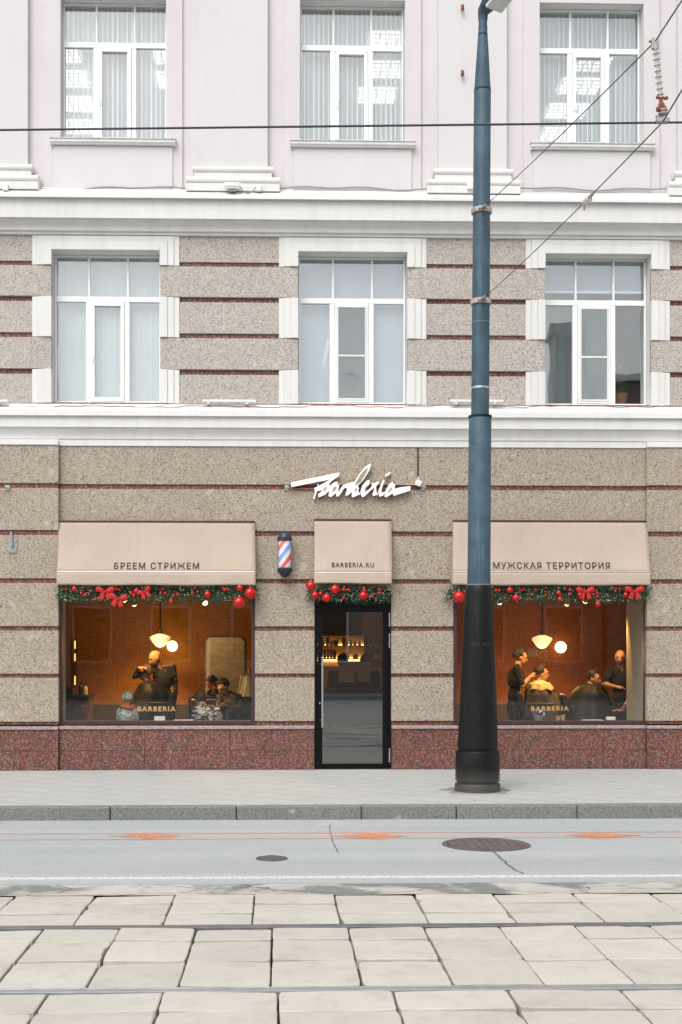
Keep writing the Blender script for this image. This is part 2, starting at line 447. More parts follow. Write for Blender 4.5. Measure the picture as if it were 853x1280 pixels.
# ------------------------------------------------------------------ mesh helpers
ORIGIN = {}
class MB:
    def __init__(s): s.v = []; s.f = []; s.m = []
    def add(s, vs, fs, mi=0):
        o = len(s.v); s.v += [tuple(p) for p in vs]; s.f += [tuple(i + o for i in f) for f in fs]; s.m += [mi] * len(fs)
    def box(s, x0, x1, y0, y1, z0, z1, mi=0):
        if x0 > x1: x0, x1 = x1, x0
        if y0 > y1: y0, y1 = y1, y0
        if z0 > z1: z0, z1 = z1, z0
        s.add([(x0, y0, z0), (x1, y0, z0), (x1, y1, z0), (x0, y1, z0), (x0, y0, z1), (x1, y0, z1), (x1, y1, z1), (x0, y1, z1)],
              [(0, 3, 2, 1), (4, 5, 6, 7), (0, 1, 5, 4), (1, 2, 6, 5), (2, 3, 7, 6), (3, 0, 4, 7)], mi)
    def quad(s, a, b, c, d, mi=0): s.add([a, b, c, d], [(0, 1, 2, 3)], mi)
    def prism(s, poly, y0, y1, mi=0):                 # polygon in (x, z), counter-clockwise seen from -y
        n = len(poly)
        ar = sum(poly[i][0] * poly[(i + 1) % n][1] - poly[(i + 1) % n][0] * poly[i][1] for i in range(n))
        if ar < 0: poly = poly[::-1]
        vs = [(x, y0, z) for x, z in poly] + [(x, y1, z) for x, z in poly]
        fs = [tuple(range(n)), tuple(range(2 * n - 1, n - 1, -1))]
        fs += [(i + n, (i + 1) % n + n, (i + 1) % n, i)[::1] for i in range(n)]
        s.add(vs, fs, mi)
    def profile(s, pts, x0, x1, mi=0):                # closed profile in (y, z) swept along x
        n = len(pts)
        vs = [(x0, y, z) for y, z in pts] + [(x1, y, z) for y, z in pts]
        fs = [tuple(range(n)), tuple(range(2 * n - 1, n - 1, -1))]
        fs += [(i, i + n, (i + 1) % n + n, (i + 1) % n) for i in range(n)]
        s.add(vs, fs, mi)
    def lathe(s, prof, c=(0, 0, 0), n=24, axis=None, mi=0):   # profile (r, h) about an axis
        ax = Vector(axis or (0, 0, 1)).normalized()
        q = Vector((0, 0, 1)).rotation_difference(ax)
        c = Vector(c); vs = []; fs = []
        for r, h in prof:
            for k in range(n):
                a = 2 * math.pi * k / n
                vs.append(c + q @ Vector((r * math.cos(a), r * math.sin(a), h)))
        for i in range(len(prof) - 1):
            for k in range(n):
                k2 = (k + 1) % n
                fs.append((i * n + k, i * n + k2, (i + 1) * n + k2, (i + 1) * n + k))
        if prof[0][0] > 1e-5: fs.append(tuple(range(n - 1, -1, -1)))
        if prof[-1][0] > 1e-5: fs.append(tuple((len(prof) - 1) * n + k for k in range(n)))
        s.add(vs, fs, mi)
    def cyl(s, a, b, ra, rb=None, n=12, mi=0):
        a = Vector(a); b = Vector(b)
        s.lathe([(ra, 0), (ra if rb is None else rb, (b - a).length)], a, n, b - a, mi)
    def ball(s, c, r, seg=14, rings=9, sc=(1, 1, 1), rot=None, mi=0):
        vs = []; fs = []; c = Vector(c)
        for i in range(rings + 1):
            t = math.pi * i / rings
            for k in range(seg):
                a = 2 * math.pi * k / seg
                p = Vector((r * math.sin(t) * math.cos(a) * sc[0], r * math.sin(t) * math.sin(a) * sc[1], r * math.cos(t) * sc[2]))
                if rot is not None: p = rot @ p
                vs.append(c + p)
        for i in range(rings):
            for k in range(seg):
                k2 = (k + 1) % seg
                fs.append((i * seg + k, (i + 1) * seg + k, (i + 1) * seg + k2, i * seg + k2))
        s.add(vs, fs, mi)
    def tube(s, pts, r, n=8, mi=0):
        pts = [Vector(p) for p in pts]; vs = []; fs = []
        for i, p in enumerate(pts):
            d = (pts[min(i + 1, len(pts) - 1)] - pts[max(i - 1, 0)]).normalized()
            u = d.orthogonal().normalized() if i == 0 else (u - d * u.dot(d)).normalized()
            v = d.cross(u)
            for k in range(n):
                a = 2 * math.pi * k / n
                vs.append(p + (u * math.cos(a) + v * math.sin(a)) * r)
        for i in range(len(pts) - 1):
            for k in range(n):
                k2 = (k + 1) % n
                fs.append((i * n + k, i * n + k2, (i + 1) * n + k2, (i + 1) * n + k))
        fs.append(tuple(range(n - 1, -1, -1))); fs.append(tuple((len(pts) - 1) * n + k for k in range(n)))
        s.add(vs, fs, mi)
    def build(s, name, mats, parent=None, smooth=False, bevel=0.0, seg=2, loc=None):
        me = bpy.data.meshes.new(name)
        org = Vector(ORIGIN.get(parent.name, (0, 0, 0))) if parent is not None else Vector(loc or (0, 0, 0))
        me.from_pydata([Vector(p) - org for p in s.v], [], s.f)
        if not isinstance(mats, (list, tuple)): mats = [mats]
        for m in mats: me.materials.append(MATS[m])
        for p, mi in zip(me.polygons, s.m): p.material_index = mi; p.use_smooth = bool(smooth)
        if s.v:
            bm = bmesh.new(); bm.from_mesh(me)
            bmesh.ops.remove_doubles(bm, verts=bm.verts, dist=1e-5)
            bmesh.ops.recalc_face_normals(bm, faces=bm.faces)
            bm.to_mesh(me); bm.free()
        if smooth:
            try: me.set_sharp_from_angle(angle=R(40))
            except Exception: pass
        o = bpy.data.objects.new(name, me); COL.objects.link(o)
        if parent is not None:
            o.parent = parent; ORIGIN[o.name] = tuple(org)
        else:
            o.location = org; ORIGIN[o.name] = tuple(org)
        if bevel:
            b = o.modifiers.new("bevel", 'BEVEL'); b.width = bevel; b.segments = seg; b.limit_method = 'ANGLE'; b.angle_limit = R(35)
        return o

def tag(o, label=None, cat=None, group=None, kind=None):
    if label: o["label"] = label
    if cat: o["category"] = cat
    if group: o["group"] = group
    if kind: o["kind"] = kind
    return o
def thing(name, label, cat, loc=(0, 0, 0), group=None, rz=0.0):
    o = bpy.data.objects.new(name, None); COL.objects.link(o)
    o.empty_display_size = 0.1
    o.location = loc; o.rotation_euler = (0, 0, rz)
    ORIGIN[o.name] = tuple(loc) if not rz else (0, 0, 0)
    return tag(o, label, cat, group)

def text_mesh(body, x0, x1, z0, z1, thick, bold=0.0, spacing=1.0):
    """letters laid out in the x-z plane, filling the given box, facing -y, front at y = 0"""
    c = bpy.data.curves.new("t", 'FONT'); c.body = body; c.offset = bold; c.space_character = spacing; c.resolution_u = 4
    o = bpy.data.objects.new("t", c); COL.objects.link(o)
    bpy.context.view_layer.update()
    dg = bpy.context.evaluated_depsgraph_get()
    me = bpy.data.meshes.new_from_object(o.evaluated_get(dg))
    vs = [v.co.copy() for v in me.vertices]; fs = [tuple(p.vertices) for p in me.polygons]
    bpy.data.objects.remove(o); bpy.data.curves.remove(c); bpy.data.meshes.remove(me)
    ax = min(v.x for v in vs); bx = max(v.x for v in vs); ay = min(v.y for v in vs); by = max(v.y for v in vs)
    out = [((v.x - ax) / (bx - ax) * (x1 - x0) + x0, 0.0, (v.y - ay) / (by - ay) * (z1 - z0) + z0) for v in vs]
    mb = MB(); n = len(out)
    back = [(x, thick, z) for x, _, z in out]
    ed = {}
    for f in fs:
        for i in range(len(f)):
            a, b = f[i], f[(i + 1) % len(f)]
            ed[(a, b)] = 1
    sides = [(a, a + n, b + n, b) for (a, b) in ed if (b, a) not in ed]
    mb.add(out + back, fs + [tuple(i + n for i in f[::-1]) for f in fs] + sides)
    return mb

# ------------------------------------------------------------------ SETTING: ground
ROAD = -0.14
YK = -4.24                                   # kerb face
mb = MB(); mb.box(-14, 16, YK + 0.16, 0.3, -0.4, 0.0)
tag(mb.build("pavement", "pavement_tiles"), kind='structure')
kb = MB()
kx = [FX(p, YK) for p in (-170, -20, 138, 296, 452, 571, 722, 880, 1030)]
kx = [-14, -11.4, -8.6, -6.4] + kx + [kx[-1] + 1.4, kx[-1] + 2.8, 16]
kx = sorted(kx)
for a, b in zip(kx[:-1], kx[1:]):
    dz = rnd.uniform(-0.004, 0.004); dy = rnd.uniform(-0.004, 0.004)
    kb.box(a + 0.004, b - 0.004, YK + dy, YK + 0.155, -0.4, 0.004 + dz)
tag(kb.build("kerb", "kerb_granite", bevel=0.018, seg=3), kind='structure')
YS = 9.30 - DIST                             # where the tram paving starts
YE = -13.6
mb = MB()
mb.box(-60, 60, YS + 0.42, YK + 0.004, -0.6, ROAD)
mb.box(-60, 60, -60, YE, -0.6, ROAD)
tag(mb.build("road", "asphalt"), kind='structure')
mb = MB()
nx = 220
def strip_z(x, y): return ROAD - 0.004 - 0.03 * max(0, noise.noise(Vector((x * 1.3, y * 3, 4.2)))) * min(1, max(0, (YS + 0.42 - y) / 0.2))
rows = [YS + 0.0, YS + 0.06, YS + 0.12, YS + 0.2, YS + 0.28, YS + 0.36, YS + 0.42]
for i in range(nx):
    for r0, r1 in zip(rows[:-1], rows[1:]):
        xa = -14 + 30 * i / nx; xb = -14 + 30 * (i + 1) / nx
        mb.quad((xa, r0, strip_z(xa, r0)), (xb, r0, strip_z(xb, r0)), (xb, r1, strip_z(xb, r1)), (xa, r1, strip_z(xa, r1)))
tag(mb.build("road_edge_strip", "crumbled_concrete", smooth=True), kind='structure')
mb = MB(); mb.box(-60, 60, YE, YS, -0.6, ROAD - 0.055)
tag(mb.build("track_bed", "joint_dirt"), kind='structure')

# tram slabs
RAIL1, RAIL2 = 8.22 - DIST, 6.68 - DIST
sb = MB(); tints = []
def slab_row(d0, d1, joints, pitch, skew=0.0):
    y1, y0 = d0 - DIST, d1 - DIST
    x = joints
    while x > -12: x -= pitch
    while x < 13:
        j = rnd.uniform(-0.014, 0.014)
        xa, xb = x + 0.0035 + max(0, j) * .35, x + pitch - 0.0035 + min(0, j) * .25
        h = rnd.uniform(-0.006, 0.004); tx = rnd.uniform(-0.005, 0.005); ty = rnd.uniform(-0.004, 0.004)
        n0 = len(sb.f)
        g0 = rnd.uniform(.004, .011); g1 = rnd.uniform(.004, .011)
        zt = lambda a, b: ROAD + h + tx * a + ty * b
        a0, a1, b0, b1 = xa, xb, y0 + g0, y1 - g1
        # worn, chipped outline: three loops (foot, edge, top) with jitter and a few broken corners
        NS = 7; out = []
        for (sx, sy), (ex, ey) in zip(((a0, b0), (a1, b0), (a1, b1), (a0, b1)), ((a1, b0), (a1, b1), (a0, b1), (a0, b0))):
            for k in range(NS): out.append((sx + (ex - sx) * k / NS, sy + (ey - sy) * k / NS))
        cx, cy = (a0 + a1) / 2, (b0 + b1) / 2; hx, hy = (a1 - a0) / 2, (b1 - b0) / 2
        chip = rnd.randrange(0, 4 * NS) if rnd.random() < .22 else -9
        vs = []; top = []
        for k, (px, py) in enumerate(out):
            cw = rnd.uniform(.0, .003) + (.007 if k % NS == 0 else 0) * rnd.random() + (rnd.uniform(.008, .022) if abs(k - chip) <= 1 else 0)
            ux, uy = (cx - px) / hx, (cy - py) / hy
            ex, ey = px + ux * cw, py + uy * cw
            r = rnd.uniform(.004, .009)
            qx, qy = (ex - cx) / hx, (ey - cy) / hy
            vs.append((px + ux * cw * .6, py + uy * cw * .6, ROAD - 0.08)); vs.append((ex, ey, zt(qx, qy) - rnd.uniform(.003, .007)))
            vs.append((ex + ux * r, ey + uy * r, zt(qx, qy) - rnd.uniform(0, .0015)))
        N4 = 4 * NS; fs = []
        for k in range(N4):
            k2 = (k + 1) % N4
            fs += [(3 * k, 3 * k2, 3 * k2 + 1, 3 * k + 1), (3 * k + 1, 3 * k2 + 1, 3 * k2 + 2, 3 * k + 2)]
        vs.append((cx, cy, zt(0, 0) + .001)); fs += [(3 * k + 2, 3 * ((k + 1) % N4) + 2, 3 * N4) for k in range(N4)]
        sb.add(vs, fs)
        t = rnd.uniform(0.90, 1.05)
        tints.extend([(t, t * rnd.uniform(.985, 1.01), t * rnd.uniform(.96, 1.01))] * len(fs))
        x += pitch
gx = lambda px, py: G(px, py, ROAD)[0]
p1 = gx(539, 1147) - gx(429, 1147)
for d0, d1 in ((9.28, 8.97), (8.96, 8.63), (8.62, 8.275)): slab_row(d0, d1, gx(316.6, 1140), 0.580)
for d0, d1 in ((8.168, 7.83), (7.82, 7.30), (7.29, 6.735)): slab_row(d0, d1, gx(339, 1216), 0.487)
for d0, d1 in ((6.628, 6.28), (6.27, 5.75), (5.74, 5.2), (5.19, 4.65), (4.64, 4.1)): slab_row(d0, d1, gx(348, 1250), 0.597)
so = sb.build("tram_slab_paving", "tram_slab")
ca = so.data.attributes.new("tint", 'FLOAT_COLOR', 'FACE')
if len(so.data.polygons) == len(tints):
    for i, t in enumerate(tints): ca.data[i].color = (*t, 1)
tag(so, kind='structure')
for (yy, lab) in ((RAIL1, "dark steel tram rail nearer the kerb, set between pale slabs"),
                  (RAIL2, "shiny steel tram rail nearest the camera, set between pale slabs")):
    mb = MB()
    z = ROAD + 0.004
    mb.profile([(yy - 0.045, z - 0.1), (yy + 0.045, z - 0.1), (yy + 0.045, z - 0.003), (yy + 0.036, z - 0.003), (yy + 0.034, z - 0.014), (yy + 0.018, z - 0.014),
                (yy + 0.015, z - 0.005), (yy + 0.008, z), (yy - 0.036, z), (yy - 0.045, z - 0.005)], -14, 16)
    tag(mb.build("tram_rail", "rail_steel" if yy == RAIL1 else "rail_polished"), lab, "rail", "tram rails")

# markings
mb = MB()
yw = 9.97 - DIST
mb.box(-40, 40, yw - 0.045, yw + 0.045, ROAD + 0.0005, ROAD + 0.004)
tag(mb.build("road_line", "white_road_paint"), kind='structure')
mb = MB()
for py in (1041.5, 1048.5):
    y = G(400, py, ROAD)[1]
    pts = []
    for i in range(80):
        x = -9 + i * 0.25; y2 = y + 0.02 * noise.noise(Vector((x * 0.3, py, 0)))
        pts.append((x, y2))
    for (xa, ya), (xb, yb) in zip(pts[:-1], pts[1:]):
        mb.quad((xa, ya - 0.016, ROAD + 0.004), (xb, yb - 0.016, ROAD + 0.004), (xb, yb + 0.016, ROAD + 0.004), (xa, ya + 0.016, ROAD + 0.004))
tag(mb.build("orange_survey_line", "orange_road_paint"), kind='structure')
mb = MB(); rg_ = random.Random(31)
for cx, cy in ((182, 1045.3), (458, 1045.3), (744, 1044.5)):
    for k in range(330):
        t = max(-1, min(1, rg_.gauss(0, .42))); wv = (1 - abs(t)) ** .8
        dx = t * 46 + 6; dy = rg_.gauss(0, .5) * 4.2 * wv
        x, y = G(cx + dx, cy + dy, ROAD); a = rg_.uniform(.02, .075); b2 = rg_.uniform(.006, .02); zz = ROAD + .006 + k * 1e-6
        mb.quad((x - a, y - b2, zz), (x + a * .8, y - b2 * rg_.random(), zz), (x + a, y + b2, zz), (x - a * .7, y + b2 * rg_.random(), zz))
tag(mb.build("orange_survey_mark", "orange_arrow_paint"), kind='structure')
# broken dark patches round the post and along the foot of the wall
worn_paint("pavement_dark_tone", (0.17, 0.16, 0.14), 0.46, 0.72, 0.55)
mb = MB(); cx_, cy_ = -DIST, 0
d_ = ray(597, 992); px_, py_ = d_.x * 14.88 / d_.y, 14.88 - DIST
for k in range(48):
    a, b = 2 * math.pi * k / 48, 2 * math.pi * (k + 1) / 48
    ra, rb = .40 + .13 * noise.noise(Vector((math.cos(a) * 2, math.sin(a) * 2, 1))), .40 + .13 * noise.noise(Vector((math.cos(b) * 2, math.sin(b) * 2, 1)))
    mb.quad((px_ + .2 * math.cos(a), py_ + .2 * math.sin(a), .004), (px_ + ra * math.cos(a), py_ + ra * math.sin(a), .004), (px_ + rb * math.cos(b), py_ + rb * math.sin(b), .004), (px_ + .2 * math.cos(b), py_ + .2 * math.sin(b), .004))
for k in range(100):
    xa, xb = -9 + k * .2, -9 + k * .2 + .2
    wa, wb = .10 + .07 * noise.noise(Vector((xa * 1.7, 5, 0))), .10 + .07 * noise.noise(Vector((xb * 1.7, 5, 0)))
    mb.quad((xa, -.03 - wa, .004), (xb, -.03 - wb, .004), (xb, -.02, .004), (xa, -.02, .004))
tag(mb.build("pavement_dark_patch", "pavement_dark_tone"), kind='structure')
# cracks
mb = MB()
def crack(pts, wd):
    P = []
    for (a, b) in zip(pts[:-1], pts[1:]):
        for k in range(6):
            t = k / 6; P.append((a[0] + (b[0] - a[0]) * t + rnd.uniform(-1.2, 1.2), a[1] + (b[1] - a[1]) * t))
    P.append(pts[-1])
    W = [G(x, y, ROAD) for x, y in P]
    for i, (a, b) in enumerate(zip(W[:-1], W[1:])):
        h = wd * rnd.uniform(0.5, 1.2)
        mb.quad((a[0] - h, a[1], ROAD + 0.003), (a[0] + h, a[1], ROAD + 0.003), (b[0] + h, b[1], ROAD + 0.003), (b[0] - h, b[1], ROAD + 0.003))
crack([(412, 1031), (414, 1042), (416, 1052), (423, 1066)], 0.005)
crack([(616, 1063), (630, 1076), (641, 1086), (655, 1092)], 0.010)
tag(mb.build("road_crack", "crack_fill"), kind='structure')
# manholes
def manhole(cx, cy, wpx, hpx, label):
    x, y = G(cx, cy, ROAD); r = (G(cx + wpx / 2, cy, ROAD)[0] - x)
    t = thing("manhole_cover", label, "manhole cover", (x, y, ROAD))
    ring = MB(); ring.lathe([(r, 0.0), (r, 0.008), (r * 0.9, 0.010), (r * 0.87, 0.002), (r * 0.87, 0.0)], (x, y, ROAD), 40)
    ring.build("frame_ring", "manhole_iron", t, True)
    lid = MB(); lid.lathe([(r * 0.855, 0.0), (r * 0.855, 0.007), (0.0, 0.009)], (x, y, ROAD), 40)
    for i in range(-4, 5):
        for j in range(-4, 5):
            if math.hypot(i, j) < 4.2:
                s = r * 0.085
                lid.box(x + i * r * .19 - s, x + i * r * .19 + s, y + j * r * .19 - s, y + j * r * .19 + s, ROAD + 0.006, ROAD + 0.014)
    lid.build("lid", "manhole_iron", t)
manhole(608, 1056, 110, 12, "large rusty iron manhole cover in the road right of centre")
manhole(340, 1073.5, 40, 4, "small dark iron manhole cover in the road left of the crack")

# ------------------------------------------------------------------ SETTING: the building
B = thing("building", "pink and granite city building with a barber shop on its ground floor", "building", (0, 0, 0))
XL, XR = -9.0, 11.0
TH = 0.5
def wall(name, mats, x0, x1, z0, z1, yf, yb, holes, parent=B):
    """slab with openings: front, back and reveals (mats: face, reveal)"""
    m = MB()
    xs = sorted({x0, x1, *[h[0] for h in holes], *[h[1] for h in holes]})
    zs = sorted({z0, z1, *[h[2] for h in holes], *[h[3] for h in holes]})
    inh = lambda x, z: any(h[0] < x < h[1] and h[2] < z < h[3] for h in holes)
    for xa, xb in zip(xs[:-1], xs[1:]):
        for za, zb in zip(zs[:-1], zs[1:]):
            if not inh((xa + xb) / 2, (za + zb) / 2):
                m.quad((xa, yf, za), (xb, yf, za), (xb, yf, zb), (xa, yf, zb))
                m.quad((xb, yb, za), (xa, yb, za), (xa, yb, zb), (xb, yb, zb), 1)
    for a, b, c, d in holes:
        if c > z0: m.quad((a, yf, c), (a, yb, c), (b, yb, c), (b, yf, c), 1)
        m.quad((a, yf, d), (b, yf, d), (b, yb, d), (a, yb, d), 1)
        m.quad((a, yf, c), (a, yf, d), (a, yb, d), (a, yb, c), 1)
        m.quad((b, yf, c), (b, yb, c), (b, yb, d), (b, yf, d), 1)
    m.quad((x0, yf, z0), (x0, yf, z1), (x0, yb, z1), (x0, yb, z0), 1)
    m.quad((x1, yf, z0), (x1, yb, z0), (x1, yb, z1), (x1, yf, z1), 1)
    return m.build(name, mats, parent)

# ---- ground floor openings
SW = []                                                   # shop windows (x0,x1,z0,z1)
for (pa, pb, pc) in ((73, 319, 906), (567, 810.5, 906)):
    SW.append((FX(pa), FX(pb), FZ(pc, (pa + pb) / 2), FZ(738)))
DR = (FX(393.4), FX(489.2), 0.0, FZ(738))
Z1 = FZ(557.4, 100)                                       # underside of the lower cornice
HOLES0 = SW + [DR]
wall("backing_wall", ["red_granite", "jamb_plaster"], XL, XR, 0, Z1, 0.03, TH, HOLES0)
PIL_L, PIL_R = FX(73.5, -0.06), FX(808.5, -0.06)
bands = [(557.6, 606.2), (612.2, 664.2), (670.4, 724), (729.6, 783), (788.5, 842), (847, 901.3)]
def cut_segments(z0, z1, x0, x1, holes):
    segs = [(x0, x1)]
    for a, b, c, d in holes:
        if z1 > c + 0.01 and z0 < d - 0.01:
            ns = []
            for s, e in segs:
                if b <= s or a >= e: ns.append((s, e)); continue
                if a > s: ns.append((s, a))
                if b < e: ns.append((b, e))
            segs = ns
    return segs
blk = MB()
for (pt, pb) in bands:
    zt, zb = FZ(pt), FZ(pb)
    # split in z at the opening heads so that the stone closes above them
    cuts = sorted({zb, zt, *[h[3] for h in HOLES0 if zb < h[3] < zt]})
    for za, zc in zip(cuts[:-1], cuts[1:]):
        for s, e in cut_segments(za, zc, PIL_L, PIL_R, HOLES0):
            blk.box(s, e, 0.0, 0.06, za, zc)
    blk.box(XL, PIL_L, -0.08, 0.06, zb, zt)
    blk.box(PIL_R, XR, -0.08, 0.06, zb, zt)
blk.build("stone_cladding", "beige_granite", B, bevel=0.004)
for a, b in ((XL, PIL_L - 0.006), (PIL_R + 0.006, XR)):
    rp = MB(); rp.box(a, b, -0.055, 0.06, FZ(905), Z1); rp.build("pier_backing", "red_granite", B)
# plinth and its ledge
pl = MB(); lg = MB()
zl0, zl1 = FZ(911), FZ(907)
def plinth_run(x0, x1, y):
    zj = FZ(937.5)
    n = max(1, round((x1 - x0) / 0.61)); st = (x1 - x0) / n
    for k in range(n):
        for za, zb in ((0.0, zj - 0.0015), (zj + 0.0015, zl0)):
            pl.box(x0 + k * st + 0.0012, x0 + (k + 1) * st - 0.0012, y, 0.1, za, zb)
    lg.box(x0, x1, y - 0.022, 0.09, zl0, zl1)
for runs in (((XL, PIL_L, -0.10), (PIL_L, DR[0] - 0.002, -0.03)), ((DR[1] + 0.002, PIL_R, -0.03), (PIL_R, XR, -0.10))):
    pl = MB(); lg = MB()
    for q_ in runs: plinth_run(*q_)
    pl.build("plinth", "plinth_granite", B, bevel=0.003, seg=1); lg.build("ledge", "ledge_stone", B, bevel=0.006)

# ---- lower cornice
def cz(py, Y, px=150): return FZ(py, px, Y)
lc = MB()
prof = [(0.05, cz(504.5, 0.0)), (-0.03, cz(505, -.03)), (-0.16, cz(512.5, -.16)), (-0.165, cz(519.6, -.165)), (-0.12, cz(520.3, -.12)), (-0.12, cz(534, -.12)), (-0.095, cz(534.6, -.095))]
for k in range(6):
    t = k / 5; y = -0.09 + 0.055 * math.sin(t * math.pi / 2); prof.append((y, cz(536 + 12.7 * t, y)))
prof += [(-0.02, cz(549.2, -.02)), (-0.02, Z1), (0.05, Z1)]
lc.profile(prof, XL, XR)
zz0, zz1 = Z1 - 0.001, cz(549.6, -.1)
lc.box(XL, PIL_L, -0.10, 0.02, zz0, zz1); lc.box(PIL_R, XR, -0.10, 0.02, zz0, zz1)
lc.build("lower_cornice", "white_stucco", B, bevel=0.003, seg=1)
ZC = cz(505, 0)

# ---- middle floor
MW = []
YW = 0.20                                                  # window plane inside its reveal
for (pa, pb) in ((69.5, 200.8), (374, 506.2), (678.8, 807.2)):
    pc = (pa + pb) / 2
    MW.append((FX(pa, YW), FX(pb, YW), FZ(506, pc, YW), FZ(321.5 + (pc - 440) * 0.008, pc, YW)))
mz0 = min(h[2] for h in MW); mz1 = sum(h[3] for h in MW) / 3
MW = [(a - 0.012, b + 0.012, mz0, mz1) for a, b, c, d in MW]
Z2 = FZ(295.6, 290)
wall("middle_backing_wall", ["red_granite", "white_stucco"], XL, XR, ZC - 0.1, Z2 + 0.3, 0.03, TH, MW)
mbands = [(295.4, 328, 0), (334, 372, 1), (378, 417, 0), (423.4, 462.3, 1), (468.6, 505, 0)]
piers = [MB() for _ in range(4)]
pitch = (MW[2][0] - MW[0][0]) / 2
aw = 0.27                                                  # architrave width
opens = [(MW[0][0] - pitch, MW[0][1] - pitch)] + [(h[0], h[1]) for h in MW] + [(MW[2][0] + pitch, MW[2][1] + pitch)]
for (pt, pb, wide) in mbands:
    zt, zb = FZ(pt, 290), FZ(pb, 290)
    segs = []
    last = XL
    for (a, b) in opens[1:4]:
        g = 0.004 if wide else aw - 0.006
        segs.append((last, a - g)); last = b + g
    segs.append((last, XR))
    for k, (s, e) in enumerate(segs): piers[k].box(s, e, 0.0 if not wide else -0.022, 0.06, zb, zt)
for q_ in piers: q_.build("banded_pier", "pale_granite", B, bevel=0.004)
wz = [(FZ(372.3, 290), FZ(333.6, 290)), (FZ(462.6, 290), FZ(423, 290))]
white_z = [(mz0 - 0.02, wz[1][0] - 0.003), (wz[1][1] + 0.003, wz[0][0] - 0.003), (wz[0][1] + 0.003, Z2)]
for k, (a, b, c, d) in enumerate(MW):
    for za, zb in white_z:
        top = zb == Z2
        if top: ar = MB()
        for sgn, e in ((-1, a), (1, b)):
            if not top: ar = MB()
            lays = ((0.0, 0.105, -0.048), (0.105, 0.195, -0.032), (0.195, aw, -0.016))
            for i0, i1, y in lays:
                x0, x1 = e + sgn * i0, e + sgn * i1
                zt = zb
                if top: zt = d + min(i1, Z2 - d - 0.001) if i1 < aw else Z2
                ar.box(x0, x1, y, 0.028, za, zt)
            if not top: ar.build("architrave_block", "white_stucco", B, bevel=0.006)
    hh = Z2 - d
    ar.box(a, b, -0.048, 0.028, d, d + 0.105)
    ar.box(a - 0.105, b + 0.105, -0.032, 0.028, d + 0.105, d + 0.195)
    ar.box(a - 0.195, b + 0.195, -0.016, 0.028, d + 0.195, Z2)
    ar.build("architrave", "white_stucco", B, bevel=0.006)

# ---- upper cornice
uc = MB()
q = lambda py, Y: FZ(py, 300, Y)
prof = [(0.08, q(236.5, 0.05)), (0.02, q(236.8, .02)), (-0.26, q(246, -.26)), (-0.265, q(248, -.265)), (-0.215, q(248.8, -.215)), (-0.21, q(274, -.21)), (-0.15, q(274.8, -.15))]
for k in range(6):
    t = k / 5; y = -0.145 + 0.065 * math.sin(t * math.pi / 2); prof.append((y, q(276.3 + 9 * t, y)))
prof += [(-0.085, q(286.2, -.085)), (-0.088, q(288, -.088)), (-0.08, q(290, -.08)), (-0.045, q(290.6, -.045)), (-0.045, Z2 - 0.002), (0.08, Z2 - 0.002)]
uc.profile(prof, XL, XR)
uc.build("upper_cornice", "white_stucco", B, bevel=0.003, seg=1)
fl = MB()
fz = q(246, -.262)
xs = [XL, FX(104, -.26), FX(353, -.26), FX(541, -.26), FX(760, -.26), XR]
for i, (a, b) in enumerate(zip(xs[:-1], xs[1:])):
    dz = 0.004 * (i % 2)
    fl.profile([(0.02, q(236.4, .02)), (-0.270, fz + 0.004 + dz), (-0.278, fz + 0.002 + dz), (-0.278, fz - 0.03), (-0.271, fz - 0.03), (-0.271, fz - 0.004), (0.02, q(237, .02))], a, b)
fl.build("cornice_flashing", "flashing_white", B)
Z3 = q(236.8, 0.04)

# ---- upper floor
UW = []
for (pa, pb) in ((79.7, 208.4), (376, 504), (672.7, 799.4)):
    pc = (pa + pb) / 2
    UW.append((FX(pa, YW), FX(pb, YW), FZ(184.3 + (pc - 440) * 0.0028, pc, YW), FZ(8.3 + (pc - 440) * 0.0035, pc, YW)))
uz0 = sum(h[2] for h in UW) / 3; uz1 = sum(h[3] for h in UW) / 3
UW = [(a - 0.012, b + 0.012, uz0, uz1) for a, b, c, d in UW]
ZTOP = 12.6
wall("upper_wall", ["pink_stucco", "white_stucco"], XL, XR, Z3 - 0.15, ZTOP, 0.055, TH, UW)
up = MB()
for k, (a, b, c, d) in enumerate(UW):
    m = MB()
    e = 0.225
    m.box(a - e, a, 0.02, 0.054, Z3 - 0.05, d + e); m.box(b, b + e, 0.02, 0.054, Z3 - 0.05, d + e); m.box(a, b, 0.02, 0.054, d, d + e)
    m.build("window_surround", "pink_stucco", B, bevel=0.005)
    m = MB(); m.box(a - 0.09, b + 0.09, -0.005, 0.019, Z3 - 0.05, c - 0.095)
    m.build("window_apron", "pale_pilaster_stucco", B, bevel=0.006)
    m = MB()
    m.profile([(YW, c - 0.002), (-0.072, c - 0.012), (-0.072, c - 0.062), (-0.055, c - 0.07), (-0.045, c - 0.09), (YW, c - 0.09)], a - 0.135, b + 0.135)
    sill = m.build("window_sill", "white_stucco", B, bevel=0.004)
    m = MB(); m.profile([(YW - 0.02, c + 0.004), (-0.08, c - 0.007), (-0.084, c - 0.02), (-0.078, c - 0.02), (-0.076, c - 0.011), (YW - 0.02, c - 0.001)], a - 0.14, b + 0.14)
    m.build("sill_flashing", "sill_metal", sill)
